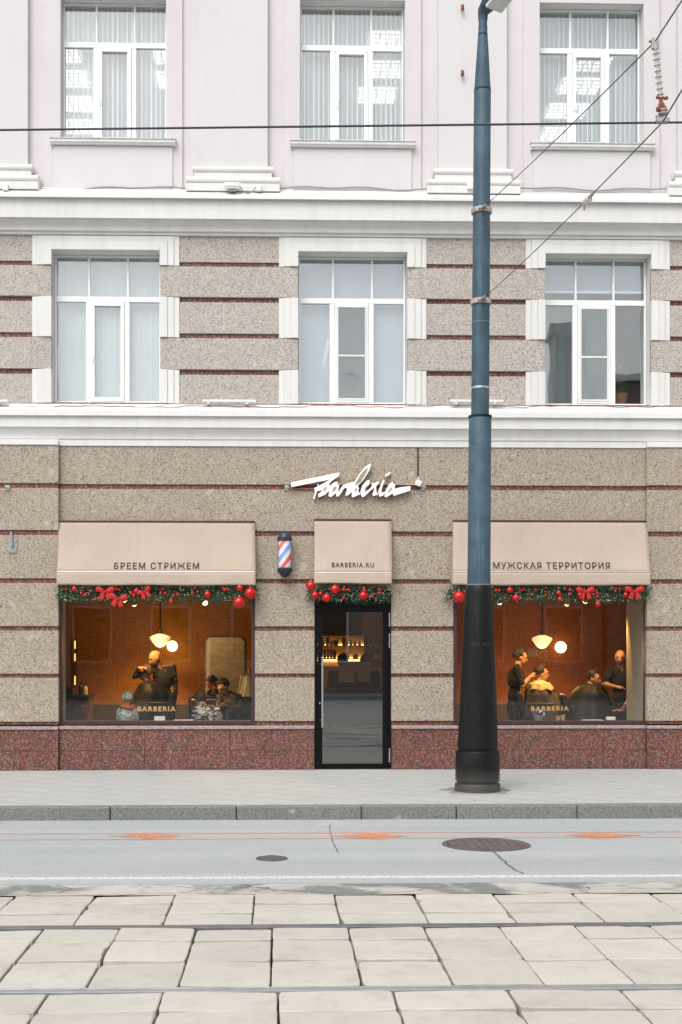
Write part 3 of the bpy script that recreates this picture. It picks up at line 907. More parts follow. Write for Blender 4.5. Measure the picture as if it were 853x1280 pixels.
for pa, pb in ((-52, 35), (248.3, 335), (548.2, 634), (848, 935)):
    x0, x1 = FX(pa, -.03), FX(pb, -.03)
    m = MB(); m.box(x0, x1, -0.03, 0.054, Z3 - 0.05, ZTOP)
    p = m.build("pilaster", "pale_pilaster_stucco", B, bevel=0.006)
    m = MB()
    Y = -0.08
    for (t, b, ex, yy, rd) in ((207.5, 215.6, 0.075, -0.10, 1), (215.6, 222.8, 0.055, -0.075, 0), (222.8, 231.4, 0.165, -0.16, 1), (231.4, 240.5, 0.165, -0.15, 0)):
        zt, zb = FZ(t, 290, Y), FZ(b, 290, Y)
        if rd:
            r = (zt - zb) / 2; c0 = (zt + zb) / 2
            pr = [(0.05, zb)] + [(yy + r - r * math.cos(a2), c0 + r * math.sin(a2)) for a2 in [R(-90 + 22.5 * i) for i in range(9)]] + [(0.05, zt)]
            m.profile(pr, x0 - ex, x1 + ex)
        else: m.box(x0 - ex, x1 + ex, yy, 0.05, zb, zt)
    m.build("pilaster_base", "white_stucco", p, smooth=True)
m = MB()
m.box(XL, XR, 0.055, 9, ZTOP, ZTOP + 0.2); m.box(XL, XL + 0.2, TH, 9, 0, ZTOP); m.box(XR - 0.2, XR, TH, 9, 0, ZTOP); m.box(XL, XR, 9, 9.2, 0, ZTOP + 0.2)
m.build("rear_shell", "interior_white", B)

# ---- upvc windows
def upvc(x0, x1, z0, z1, screen):
    W = x1 - x0; Hh = z1 - z0
    y0, y1 = YW, YW + 0.07
    fr = MB(); t = 0.045
    ztr = z1 - Hh * 0.293
    fr.box(x0, x1, y0, y1, z0, z0 + t); fr.box(x0, x1, y0, y1, z1 - t * .55, z1)
    fr.box(x0, x0 + t * .5, y0, y1, z0 + t, z1 - t * .55); fr.box(x1 - t * .5, x1, y0, y1, z0 + t, z1 - t * .55)
    fr.box(x0 + t * .5, x1 - t * .5, y0, y1, ztr - 0.04, ztr + 0.035)
    u1, u2 = x0 + W * 0.322, x0 + W * 0.688
    for u in (u1, u2): fr.box(u - 0.014, u + 0.014, y0 + .004, y1, ztr + 0.035, z1 - t * .55)
    l1, l2 = x0 + W * 0.315, x0 + W * 0.68
    for u in (l1, l2): fr.box(u - 0.035, u + 0.035, y0 + .003, y1, z0 + t, ztr - 0.04)
    o = fr.build("window", "upvc", B, bevel=0.005)
    sa = MB(); s0, s1, sz0, sz1 = l1 + 0.035, l2 - 0.035, z0 + t, ztr - 0.04
    b = 0.055
    for q4 in ((s0 + .003, s1 - .003, sz0 + .003, sz0 + b), (s0 + .003, s1 - .003, sz1 - b, sz1 - .003), (s0 + .003, s0 + b, sz0 + b, sz1 - b), (s1 - b, s1 - .003, sz0 + b, sz1 - b)):
        sa.box(q4[0], q4[1], y0 - 0.012, y1, q4[2], q4[3])
    sash = sa.build("sash", "upvc", o, bevel=0.006)
    g = MB()
    yg = y0 + 0.03
    for (a, b_, c, d) in ((x0 + .01, u1, ztr, z1 - .01), (u1, u2, ztr, z1 - .01), (u2, x1 - .01, ztr, z1 - .01), (x0 + .01, l1, z0 + .01, ztr), (l2, x1 - .01, z0 + .01, ztr), (s0 + b - .01, s1 - b + .01, sz0 + b - .01, sz1 - b + .01)):
        g = MB(); g.box(a + .002, b_ - .002, yg, yg + 0.006, c + .002, d - .002); g.build("pane", "window_glass", o)
    if screen:
        k = MB(); ys = y0 - 0.024
        a, b_, c, d = s0 + .03, s1 - .03, sz0 + .035, sz1 - .035
        tt = 0.022; zm = c + (d - c) * 0.47
        for q4 in ((a, b_, c, c + tt), (a, b_, d - tt, d), (a, a + tt, c + tt, d - tt), (b_ - tt, b_, c + tt, d - tt), (a + tt, b_ - tt, zm - tt * .6, zm + tt * .6)):
            k.box(q4[0], q4[1], ys, ys + 0.011, q4[2], q4[3])
        sc = k.build("insect_screen", "white_metal", o, bevel=0.003)
        sc["label"] = "framed grey insect screen with a middle bar"
        k = MB(); k.box(a + tt * .5, b_ - tt * .5, ys + .004, ys + .0045, c + tt * .5, d - tt * .5); k.build("mesh", "insect_mesh", sc)
    hd = MB(); hd.box(s0 + 0.018, s0 + 0.034, y0 - .035, y0 - .012, (sz0 + sz1) / 2 - .16, (sz0 + sz1) / 2 - .05); hd.build("window_handle", "upvc", o) if not screen else None
    return o
for h in UW: upvc(h[0] + .006, h[1] - .006, h[2] + .004, h[3] - .004, False)
for i, h in enumerate(MW): upvc(h[0] + .006, h[1] - .006, h[2] + .004, h[3] - .004, i > 0)

# ---- rooms behind
def room(name, mat, x0, x1, y0, y1, z0, z1, mats=None):
    m = MB()
    m.quad((x0, y1, z0), (x1, y1, z0), (x1, y1, z1), (x0, y1, z1), 0)
    m.quad((x0, y0, z0), (x0, y1, z0), (x0, y1, z1), (x0, y0, z1), 1)
    m.quad((x1, y0, z0), (x1, y1, z0), (x1, y1, z1), (x1, y0, z1), 1)
    m.quad((x0, y0, z0), (x1, y0, z0), (x1, y1, z0), (x0, y1, z0), 2)
    m.quad((x0, y0, z1), (x1, y0, z1), (x1, y1, z1), (x0, y1, z1), 3)
    return m.build(name, mats or [mat] * 4, B)
room("office_room", "interior_white", XL + .3, XR - .3, TH, 8.2, uz0 - 0.9, uz1 + 0.33)
room("middle_room", "interior_white", XL + .3, XR - .3, TH, 6.0, mz0 - 0.8, mz1 + 0.4)
ZCEIL = 2.64
YB = 4.9
xp0, xp1 = FX(352, YB), FX(520, YB)
m = MB()
m.quad((XL + .3, YB, 0.7), (xp0, YB, 0.7), (xp0, YB, ZCEIL), (XL + .3, YB, ZCEIL))
m.build("shop_wall", "grasscloth_gold", B)
m = MB()
m.quad((xp1, YB, 0.7), (XR - .3, YB, 0.7), (XR - .3, YB, ZCEIL), (xp1, YB, ZCEIL))
m.build("shop_wall", "grasscloth_red", B)
m = MB()
m.quad((XL + .3, YB - .02, 0.02), (XR - .3, YB - .02, 0.02), (XR - .3, YB - .02, 0.7), (XL + .3, YB - .02, 0.7))
m.quad((XL + .3, YB - .02, 0.7), (XR - .3, YB - .02, 0.7), (XR - .3, YB, 0.7), (XL + .3, YB, 0.7))
m.build("wainscot", "wainscot_grey", B)
m = MB()
m.quad((xp0, YB, 0.7), (xp1, YB, 0.7), (xp1, YB, ZCEIL), (xp0, YB, ZCEIL))
m.build("shop_wall", "interior_dark", B)
m = MB(); m.box(FX(455, 4.6), xp1, 4.55, YB - .03, 0.02, ZCEIL)
m.build("chimney_breast", "interior_brick", B)
m = MB()
m.quad((XL + .3, TH, 0.02), (XR - .3, TH, 0.02), (XR - .3, YB, 0.02), (XL + .3, YB, 0.02)); m.build("shop_floor", "floor_dark", B)
m = MB()
m.quad((XL + .3, TH, ZCEIL), (XR - .3, TH, ZCEIL), (XR - .3, YB, ZCEIL), (XL + .3, YB, ZCEIL))
m.build("shop_ceiling", "interior_dark", B)
m = MB()
m.quad((XL + .3, TH, 0.02), (XL + .3, YB, 0.02), (XL + .3, YB, ZCEIL), (XL + .3, TH, ZCEIL))
m.build("shop_side_wall", "interior_dark", B)
m = MB(); m.box(SW[0][1] + .01, DR[0] - .01, TH + .002, TH + .03, 0.02, ZCEIL); m.build("pier_lining", "pale_brick", B)
m = MB()
m.quad((XR - .3, TH, 0.02), (XR - .3, YB, 0.02), (XR - .3, YB, ZCEIL), (XR - .3, TH, ZCEIL))
m.build("shop_side_wall", "interior_dark", B)

# ---- shop windows
def shop_window(h, letters):
    x0, x1, z0, z1 = h
    fr = MB(); t = 0.05
    y0, y1 = 0.012, 0.085
    fr.box(x0 + .002, x1 - .002, y0, y1, z0 + .002, z0 + t); fr.box(x0 + .002, x1 - .002, y0, y1, z1 - t, z1 - .002)
    fr.box(x0 + .002, x0 + t, y0, y1, z0 + t, z1 - t); fr.box(x1 - t, x1 - .002, y0, y1, z0 + t, z1 - t)
    o = fr.build("shop_window", "brown_frame", B, bevel=0.006)
    g = MB(); g.box(x0 + t - .01, x1 - t + .01, 0.045, 0.053, z0 + t - .01, z1 - t + .01); g.build("pane", "shop_glass", o)
    lx0, lx1, lz0, lz1 = letters
    tm = text_mesh("BARBERIA", FX(lx0, .04), FX(lx1, .04), FZ(lz1, lx0, .04), FZ(lz0, lx0, .04), 0.002, 0.03, 1.25)
    tm.v = [(x, y + 0.042, z) for x, y, z in tm.v]
    tm.build("window_lettering", "gold_letter", o)
    sl = MB(); sl.box(x0 + .004, x1 - .004, 0.09, 0.62, z0 - 0.02, z0 + 0.028); sl.build("inner_sill", "jamb_plaster", o, bevel=.004)
shop_window(SW[0], (172.3, 219.8, 883, 889.2)); shop_window(SW[1], (664, 711.5, 882.8, 888.4))

# ---- door
x0, x1, z0, z1 = DR
fr = MB(); y0, y1 = -0.005, 0.09
ft = 0.04
fr.box(x0 + .003, x0 + ft, y0, y1, 0.004, z1 - .003); fr.box(x1 - ft, x1 - .003, y0, y1, 0.004, z1 - .003); fr.box(x0 + ft, x1 - ft, y0, y1, FZ(756), z1 - .003)
fr.box(x0 + ft, x1 - ft, y0 + .01, y1, 0.004, 0.022)
door = fr.build("door", "black_frame", B, bevel=0.004)
gx0, gx1, gz0, gz1 = FX(403.2), FX(478.6), FZ(954.5), FZ(765)
lf = MB(); a, b = x0 + ft + .005, x1 - ft - .005
lf.box(a, gx0, 0.0, .05, 0.026, FZ(757)); lf.box(gx1, b, 0.0, .05, 0.026, FZ(757)); lf.box(gx0, gx1, 0, .05, 0.026, gz0); lf.box(gx0, gx1, 0, .05, gz1, FZ(757))
lf.build("door_leaf", "black_frame", door, bevel=.004)
g = MB(); g.box(gx0 - .008, gx1 + .008, .022, .03, gz0 - .008, gz1 + .008); g.build("pane", "door_glass", door)
hn = MB(); hx = FX(403.3, -.06)
hn.cyl((hx, -.065, FZ(909)), (hx, -.065, FZ(821)), .0135, n=14)
for py in (830, 900): hn.cyl((hx, -.065, FZ(py)), (hx - .03, 0.0, FZ(py)), .008, n=10)
hn.build("handle", "steel", door, True)
for (pa, pb) in ((766, 783.5), (792, 810), (935.5, 953)):
    h = MB(); h.box(FX(486.2), FX(487.8), -.018, 0.0, FZ(pb), FZ(pa)); h.build("hinge", "steel", door, bevel=.002)
k = MB(); k.lathe([(0.012, 0), (0.012, .008), (0, .008)], (FX(400), .0, FZ(879)), 12, (0, -1, 0)); k.build("lock", "steel", door)

# ------------------------------------------------------------------ opposite side of the street (seen only as reflections in the glass)
ob = thing("opposite_building", "long brown brick building across the street, mirrored in the shop glass", "building", (0, -34, ROAD))
m = MB(); m.box(-40, 13.2, -44, -34, ROAD, 7.6); m.box(13.4, 45, -44, -33.6, ROAD, 12.6); m.build("wall", "opposite_brick", ob)
m = MB()
m.profile([(-44.3, 7.6), (-33.6, 7.6), (-39, 9.6)], -40.2, 13.3); m.profile([(-44.3, 12.6), (-33.2, 12.6), (-39, 14.2)], 13.3, 45)
rf = m.build("roof", "clay_roof", ob)
for cx in (-14, -3, 12.6):
    m = MB(); ct = 15.4 if cx > 0 else 10.6; m.box(cx - .7, cx + .7, -38, -36.8, 8.2, ct); m.profile([(-38.1, ct), (-36.7, ct), (-37.4, ct + .7)], cx - .8, cx + .8); m.build("chimney", "clay_roof", rf)
for k in range(14):
    for zz in (1.2, 5.0):
        cx = -30 + k * 3.2
        m = MB(); m.box(cx - .8, cx + .8, -33.97 if cx < 13.3 else -33.57, -33.9 if cx < 13.3 else -33.5, zz, zz + 2.3); f = m.build("window", "upvc", ob)
        m = MB(); m.box(cx - .7, cx + .7, -33.89 if cx < 13.3 else -33.49, -33.88 if cx < 13.3 else -33.48, zz + .1, zz + 2.2); m.build("pane", "leather_black", f)
m = MB(); m.box(-60, 60, -33.6, -29.5, ROAD - .2, 0.0); tag(m.build("far_pavement", "pavement_tiles"), kind='structure')

# ------------------------------------------------------------------ awnings
def awning(label, tl, tr, bl, br, top, fold, bot, text, tx0, tx1, ty0, ty1, spc):
    Y0, Y1 = -0.045, -0.225
    pc = (tl + tr) / 2
    xa, xb = FX(tl, Y0), FX(tr, Y0); xc, xd = FX(bl, Y1), FX(br, Y1)
    zt, zf, zb = FZ(top, pc, Y0), FZ(fold, pc, Y1), FZ(bot, pc, Y1 - .01)
    o = thing("awning", label, "awning", ((xa + xb) / 2, 0, zb), "awnings over the shop front")
    n = max(10, int((xb - xa) / 0.06)); mz = 14
    def surf(mb, f, n, mz):
        idx = [[f(i / n, j / mz) for i in range(n + 1)] for j in range(mz + 1)]
        vs = [p for row in idx for p in row]
        fs = [(j * (n + 1) + i, j * (n + 1) + i + 1, (j + 1) * (n + 1) + i + 1, (j + 1) * (n + 1) + i) for j in range(mz) for i in range(n)]
        mb.add(vs, fs)
    def face(u, v):
        x = (xa + (xb - xa) * u) * (1 - v) + (xc + (xd - xc) * u) * v
        y = Y0 + (Y1 - Y0) * v; z = zt + (zf - zt) * v
        sag = math.sin(math.pi * v) * 0.012
        wr = 0.011 * noise.noise(Vector((x * 2.2, z * 1.5, 3.1))) * math.sin(math.pi * v)
        return (x, y + sag + wr, z)
    m = MB(); surf(m, face, n, mz)
    fo = m.build("cloth_face", "awning_cloth", o, True); s = fo.modifiers.new("solid", 'SOLIDIFY'); s.thickness = .004
    def val(u, v):
        x = xc + (xd - xc) * u
        return (x, Y1 - 0.004 - .008 * v + 0.004 * math.sin(x * 9) * v, zf - 0.004 + (zb - zf) * v + 0.004 * math.sin(x * 5.3 + tl) * v)
    m = MB(); surf(m, val, n * 2, 6)
    vo = m.build("valance", "awning_cloth", o, True); s = vo.modifiers.new("solid", 'SOLIDIFY'); s.thickness = .004
    for (u, p) in ((0.0, xa), (1.0, xb)):
        m = MB(); a, b, c = face(u, 0), face(u, 1), (face(u, 1)[0], -0.03, zf - .02)
        e = 0.003 if u else -0.003
        m.add([(a[0], -.03, a[2]), a, face(u, .5), b, (b[0], Y1 - .005, zb + .01), (b[0], -.03, zb + .05)], [(0, 1, 2, 3, 4, 5)])
        so_ = m.build("side_cloth", "awning_cloth", o); s = so_.modifiers.new("solid", 'SOLIDIFY'); s.thickness = .003; s.offset = -1 if u else 1
    m = MB(); m.box(xa - .004, xb + .004, Y0 - .012, -0.002, zt - .002, zt + .018); m.build("top_rail", "brown_frame", o, bevel=.003)
    m = MB(); m.cyl((xc + .01, Y1 + .012, zf + .006), (xd - .01, Y1 + .012, zf + .006), .012, n=10); m.build("front_bar", "steel", o, True)
    # lettering on the sloping face
    def onface(px, py):
        best = None
        for i in range(400):
            v = i / 399; y = Y0 + (Y1 - Y0) * v; z = zt + (zf - zt) * v
            e = abs(FZ(py, px, y) - z)
            if best is None or e < best[0]: best = (e, v)
        v = best[1]; y = Y0 + (Y1 - Y0) * v
        return FX(px, y), y, v
    vx0, _, va = onface(tx0, ty0); vx1, _, vb = onface(tx1, ty1)
    tm = text_mesh(text, vx0, vx1, 0, 1, 0.0, 0.018, spc)
    out = []
    for (x, y, z) in tm.v:
        v = vb + (va - vb) * z
        u = (x - xa) / (xb - xa)
        p = face(min(1, max(0, u)), v)
        out.append((x, p[1] - 0.0055, p[2]))
    tm.v = out
    tm.f = [f for f in tm.f]
    tm.build("lettering", "letter_ink", o)
    return o
awning("wide beige awning lettered БРЕЕМ СТРИЖЕМ over the left shop window", 74, 318.5, 71.3, 319.5, 652.5, 715.5, 731, "БРЕЕМ СТРИЖЕМ", 143, 249, 703, 711.6, 1.25)
awning("narrow beige awning lettered BARBERIA.RU over the glass door", 393.3, 489.5, 393, 490.3, 650.5, 716.5, 729, "BARBERIA.RU", 415, 467.8, 703.3, 709.3, 1.25)
awning("wide beige awning lettered МУЖСКАЯ ТЕРРИТОРИЯ partly behind the lamp post", 566.5, 809.3, 566, 813.5, 652, 715.5, 731, "МУЖСКАЯ ТЕРРИТОРИЯ", 616.5, 763, 702.5, 711.5, 1.2)

# ------------------------------------------------------------------ garlands
def garland(label, px0, px1, py_top, baubles, bows, seed):
    rg = random.Random(seed)
    Y = -0.115
    xa, xb = FX(px0, Y), FX(px1, Y); zc = FZ(743, (px0 + px1) / 2, Y)
    o = thing("christmas_garland", label, "garland", ((xa + xb) / 2, Y, zc), "christmas garlands under the awnings")
    L = xb - xa
    m = MB()
    m.tube([(xa + L * i / 20, Y + .03, zc + .015 * math.sin(i * 1.7)) for i in range(21)], .018, 6)
    nspr = int(L * 400)
    for k in range(nspr):
        u = rg.random(); x = xa + L * u
        ang = rg.uniform(0, 2 * math.pi); rr = rg.uniform(0.02, 0.085)
        lump = 0.8 + 0.35 * noise.noise(Vector((x * 4, seed, 0)))
        c = Vector((x, Y + .03 + math.cos(ang) * rr * .9, zc + math.sin(ang) * rr * lump))
        d = Vector((rg.uniform(-1.0, 1.0), math.cos(ang) - .35, math.sin(ang) * 1.0)).normalized()
        ln = rg.uniform(.05, .105)
        side = d.orthogonal().normalized(); up_ = d.cross(side)
        for j in range(12):
            t = (j + .5) / 12; base = c + d * ln * t
            a2 = rg.uniform(0, 2 * math.pi); nd = (side * math.cos(a2) + up_ * math.sin(a2)) * .8 + d * .7
            tip = base + nd.normalized() * rg.uniform(.018, .03)
            wv = nd.cross(Vector((0.3, 1, 0.2))).normalized() * .0032
            m.add([base - wv, base + wv, tip], [(0, 1, 2)])
    f = m.build("pine_foliage", "pine_green", o)
    m = MB()
    for k in range(int(L * 85)):
        x = xa + L * rg.random(); z = zc + rg.uniform(-.095, .105)
        m.ball((x, Y - .05 - rg.uniform(0, .045), z), rg.uniform(.004, .0075), 6, 4)
    tag(m.build("bead_string", "bead_gold", o, True), kind="stuff")
    for (px, py, r) in baubles:
        Yb = Y - 0.085
        x, z = F(px, py, Yb); rad = max(.014, r / 90.0)
        m = MB(); m.ball((x, Yb, z), rad, 18, 12)
        b = m.build("bauble", "bauble_red", o, True)
        if rad > .035:
            m = MB(); m.lathe([(rad * .18, 0), (rad * .18, rad * .2), (rad * .08, rad * .28)], (x, Yb, z + rad * .95), 10); m.build("bauble_cap", "steel", b, True)
    for (px, py, s, rot) in bows:
        Yb = Y - 0.095
        x, z = F(px, py, Yb); k = s / 90.0
        m = MB(); rm = Matrix.Rotation(R(rot), 3, 'Y')
        for sg in (-1, 1):                 # two puffed loops pinched at the knot, two swallow-tailed ends
            lr = rm @ Matrix.Rotation(R(-28 * sg), 3, 'Y')
            for (dx, sx_, sz_) in ((.50, .50, .27), (.68, .30, .33)):
                c_ = rm @ Vector((sg * dx * k, 0, abs(dx) * .42 * k)); m.ball((x + c_.x, Yb + c_.y, z + c_.z), k, 14, 9, (sx_, .17, sz_), lr)
            tail = [(0, .1), (sg * .10, -.45), (sg * .22, -.85), (sg * .42, -.66), (sg * .66, -.72), (sg * .42, -.1)]
            vs = []
            for tx, tz in tail:
                p = rm @ Vector((tx * k, -.012 - .04 * abs(tz) * k, tz * k)); vs.append((x + p.x, Yb + p.y, z + p.z))
            m.add(vs, [(0, 1, 2, 3, 4, 5)])
        m.ball((x, Yb - .015, z), k * .16, 10, 6)
        bo = m.build("bow", "bow_red", o, True)
    return o
garland("pine garland over the left window, two big red baubles at its right end", 71, 323, 731,
  [(93.3, 736, 3.6), (106.8, 743.8, 2.4), (102, 741.3, 2.1), (170.8, 739, 3.6), (164, 741, 2.2), (83, 736.4, 1.6), (103, 735, 1.8), (113.3, 739, 1.8), (120, 748, 1.6), (122.6, 748.2, 1.5), (167.5, 744, 2),
   (142, 735, 1.6), (146, 736.5, 1.6), (149.5, 737, 1.6), (180, 746.5, 2), (203.5, 736.5, 1.8), (201, 741, 1.8), (207, 741.5, 1.9), (217.5, 744.3, 2.1), (222.6, 743.3, 2.3), (214.3, 751.5, 3.2), (244.3, 735.2, 1.7),
   (240.7, 741, 1.7), (247.3, 739.8, 1.7), (259.6, 743, 4.5), (278.8, 735, 1.7), (281, 737.3, 2.1), (285.3, 737.3, 1.7), (300, 734.8, 4.6), (313, 741.7, 7.6), (299.3, 753.2, 7.8)],
  [(131.7, 740, 12, 0), (147.5, 749, 12, 8), (180.6, 740.5, 10, -25)], 3)
garland("short pine garland above the glass door, red baubles bunched at its left end", 384, 490, 731,
  [(388.8, 732.3, 6.2), (419, 736.6, 6.2), (454.4, 744.5, 5.6), (394, 744, 5), (408.5, 747.3, 5.6), (401, 742, 2.7), (429.7, 737, 2.3), (436, 737, 2), (429.7, 747.5, 2.1), (455, 735.3, 2.1), (455.5, 738, 2.4), (465.7, 745, 2.3),
   (474.5, 737.2, 2.1), (475.4, 741, 1.8), (473, 742, 1.6), (404, 747, 2)], [], 5)
garland("pine garland with red bows over the right window, behind the lamp post", 558, 812, 731,
  [(574, 746.4, 8), (581.6, 740, 2.2), (620.3, 738, 2.1), (624.4, 738, 2), (637.4, 737.6, 4.3), (645, 747.6, 4.7), (631, 747.3, 1.6), (652, 738, 1.7), (655, 736.7, 1.6), (665, 743.4, 1.7), (670, 737.2, 1.9), (682, 739.7, 1.5), (682.2, 743.3, 1.7),
   (698.5, 741.3, 3.4), (700, 749, 3.3), (712.5, 737.6, 2.1), (713, 742.5, 2), (724.8, 743.3, 3.3), (743, 739.4, 1.6), (746.6, 741, 1.8), (742.8, 743.3, 1.7), (747.3, 744.7, 1.8), (747.4, 755, 3.8), (782, 743.5, 3.2), (770.4, 735.6, 1.5),
   (775, 736, 1.7), (769.6, 739.2, 1.7)],
  [(732, 740, 12, 0), (793, 739.5, 12.5, 0)], 9)

# ------------------------------------------------------------------ lamp post
pd = 14.88
pr = ray(597, 992); PXC, PYC = pr.x * pd / pr.y, pd - DIST
SC = FPX / pd
def hz(py): return EYE + (HY - py) / SC
P = thing("lamp_post", "tall blue-grey street lamp post with a thick black base on the pavement", "lamp post", (PXC, PYC, 0))
LEAN = 0.0072
def lean(m):
    m.v = [(x + LEAN * z, y, z) for x, y, z in m.v]; return m
pc_ = (PXC, PYC, 0)
r = lambda w_: w_ / SC / 2
m = MB()
m.lathe([(r(57), 0), (r(57.4), .02), (r(57), hz(981)), (r(55.5), hz(979.5)), (r(52), hz(979)), (r(52), hz(976.5)), (r(55.5), hz(976)), (r(55), hz(940)), (r(54), hz(938.5)), (r(49), hz(938.3)), (r(49), hz(935.8)),
         (r(50.8), hz(935)), (r(48), hz(900)), (r(44), hz(850)), (r(39), hz(790)), (r(34.5), hz(740)), (r(33), hz(734)), (r(31), hz(731.5)), (r(27), hz(731))], pc_, 48)
base = lean(m).build("base", "pole_black", P, True)
for dx in (-1, 1):
    m = MB()
    for i in range(9):
        a0 = R(-90 + dx * (4 + i * 3.6)); a1 = R(-90 + dx * (4 + (i + 1) * 3.6)); rr = r(41.4)
        za, zb = hz(807.8), hz(803.2)
        p0 = (PXC + rr * math.cos(a0), PYC + rr * math.sin(a0)); p1 = (PXC + rr * math.cos(a1), PYC + rr * math.sin(a1))
        q0 = (PXC + rr * .85 * math.cos(a0), PYC + rr * .85 * math.sin(a0)); q1 = (PXC + rr * .85 * math.cos(a1), PYC + rr * .85 * math.sin(a1))
        m.add([(p0[0], p0[1], za), (p1[0], p1[1], za), (p1[0], p1[1], zb), (p0[0], p0[1], zb), (q0[0], q0[1], za), (q1[0], q1[1], za), (q1[0], q1[1], zb), (q0[0], q0[1], zb)],
              [(0, 1, 2, 3), (4, 7, 6, 5), (0, 4, 5, 1), (3, 2, 6, 7), (0, 3, 7, 4), (1, 5, 6, 2)])
    lean(m).build("slot", "leather_black", base)
m = MB()
for i in range(6):          # worn repaint on the left flank
    a0, a1 = R(180 + 8 * i - 2), R(180 + 8 * i + 6)
    if i > 2: continue
    za, zb = hz(868), hz(817)
    def pp(a, z, k=1.004):
        t = (z - hz(935)) / (hz(740) - hz(935)); rr = (r(50.8) + (r(34.5) - r(50.8)) * t) * k
        return (PXC + rr * math.cos(a), PYC + rr * math.sin(a), z)
    m.add([pp(a0, za), pp(a1, za), pp(a1, zb), pp(a0, zb)], [(0, 1, 2, 3)])
for i in range(4):
    a0, a1 = R(247 + 4 * i), R(251 + 4 * i); za, zb = hz(850 - 4 * (i % 2)), hz(829 + 3 * (i % 3))
    m.add([pp(a0, za), pp(a1, za), pp(a1, zb), pp(a0, zb)], [(0, 1, 2, 3)])
s_ = lean(m).build("paint_patch", "pole_patch", base)
m = MB()
m.lathe([(r(29), hz(733)), (r(28.6), hz(700)), (r(28.2), hz(521)), (r(27), hz(520.2)), (r(22), hz(520))], pc_, 40)
lean(m).build("lower_shaft", "pole_blue", P, True)
m = MB()
m.lathe([(r(22.4), hz(521)), (r(22), hz(380)), (r(21.2), hz(112)), (r(20.8), hz(111.5)), (r(20.6), hz(109)), (r(12.2), hz(42)), (r(11.8), hz(41)), (r(11.4), hz(40)), (r(11.4), hz(30)), (r(10.6), hz(29)), (r(10.6), hz(20))], pc_, 40)
lean(m).build("upper_shaft", "pole_blue", P, True)
for py, hh, mat in ((520, 1.2, "pole_black"), (484, 1.2, "steel"), (402, .5, "pole_patch"), (110.5, .7, "pole_black"), (41, .6, "pole_black"), (731.5, 1.5, "pole_patch")):
    w_ = {520: 29.6, 484: 22.9, 402: 22.6, 110.5: 21.5, 41: 12.5, 731.5: 31}[py]
    m = MB(); m.lathe([(r(w_) - .012, hz(py + hh)), (r(w_), hz(py + hh)), (r(w_), hz(py - hh)), (r(w_) - .012, hz(py - hh))], pc_, 32)
    lean(m).build("seam_ring", mat, P, True)
# lamp head: a flat housing leaving the pole top towards the road and to the right
zt = hz(22)
m = MB()
hx, hy = PXC + LEAN * zt, PYC
neck = []
for (dx, dy, dz, ww, hh) in ((0, 0, 0, .05, .05), (0.0, 0, .06, .05, .055), (.035, -.03, .11, .09, .08), (.11, -.10, .17, .15, .09), (.26, -.28, .27, .17, .09), (.46, -.55, .42, .17, .08), (.62, -.85, .55, .13, .06)):
    neck.append(((hx + dx, hy + dy, zt + dz), ww, hh))
d = Vector((.55, -.83, 0)); sd = Vector((.83, .55, 0))
vs = []
for (c, ww, hh) in neck:
    c = Vector(c)
    for a in range(12):
        t = 2 * math.pi * a / 12
        ca, sa = math.cos(t), math.sin(t)
        ca = math.copysign(abs(ca) ** .6, ca); sa = math.copysign(abs(sa) ** .6, sa)
        up_ = Vector((0, 0, 1)) if c.z > zt + .12 else -d
        vs.append(c + sd * ca * ww + up_ * sa * hh)
n = len(neck)
fs = [(i * 12 + k, i * 12 + (k + 1) % 12, (i + 1) * 12 + (k + 1) % 12, (i + 1) * 12 + k) for i in range(n - 1) for k in range(12)]
fs += [tuple(range(11, -1, -1)), tuple((n - 1) * 12 + k for k in range(12))]
m.add(vs, fs)
lh = m.build("lamp_head", "pole_blue", P, True)
m = MB(); c0, c1 = Vector(neck[3][0]), Vector(neck[6][0]); dn = Vector((0, 0, 1))
a_ = [c0 + sd * .125 - dn * .105, c0 - sd * .125 - dn * .105, c1 - sd * .09 - dn * .085, c1 + sd * .09 - dn * .085]
m.add(a_ + [p + dn * .06 for p in a_], [(0, 1, 2, 3), (7, 6, 5, 4), (0, 4, 5, 1), (1, 5, 6, 2), (2, 6, 7, 3), (3, 7, 4, 0)])
m.build("lens", "lamp_glass", lh)

# ------------------------------------------------------------------ overhead wires
YWIRE = 7.45 - DIST
def P3(px, py, Y): x, z = F(px, py, Y); return Vector((x, Y, z))
w0, w1 = P3(0, 162.5, YWIRE), P3(853, 153, YWIRE)
m = MB(); m.cyl(w0 + (w0 - w1) * 2, w1 + (w1 - w0) * 2, .0068, n=8)
tag(m.build("contact_wire", "dark_wire", loc=w0), "thick black level tram wire crossing the whole facade", "wire")
A = P3(829, 152, YWIRE - .02); T = P3(819, 52, YWIRE - .05)
def clamp_pt(py): return Vector((PXC + LEAN * hz(py), PYC, hz(py)))
clamps = []
for py, tgt in ((262, T), (376, A)):
    c = clamp_pt(py); dr = (tgt - c).normalized()
    hdir = Vector((dr.x, dr.y, 0)).normalized()
    o = thing("wire_clamp", "rusty wire clamp on the lamp post, upper of two" if py == 262 else "rusty wire clamp on the lamp post, lower of two", "clamp", c, "wire clamps on the lamp post")
    m = MB(); m.lathe([(.112, -.032), (.122, -.028), (.122, .028), (.112, .032)], c, 28); m.build("band", "rusty_zinc", o, True)
    s0 = c + hdir * .11
    m = MB(); m.cyl(s0, s0 + dr * .2, .026, .022, 10); m.cyl(s0 + dr * .2, s0 + dr * .3, .018, .008, 8); m.build("shackle", "zinc", o, True)
    m = MB(); m.cyl(s0 + Vector((-.05, 0, -.01)), s0 + Vector((.05, 0, -.01)), .012, n=8); m.build("bolt", "rust", o, True)
    clamps.append(s0 + dr * .28)
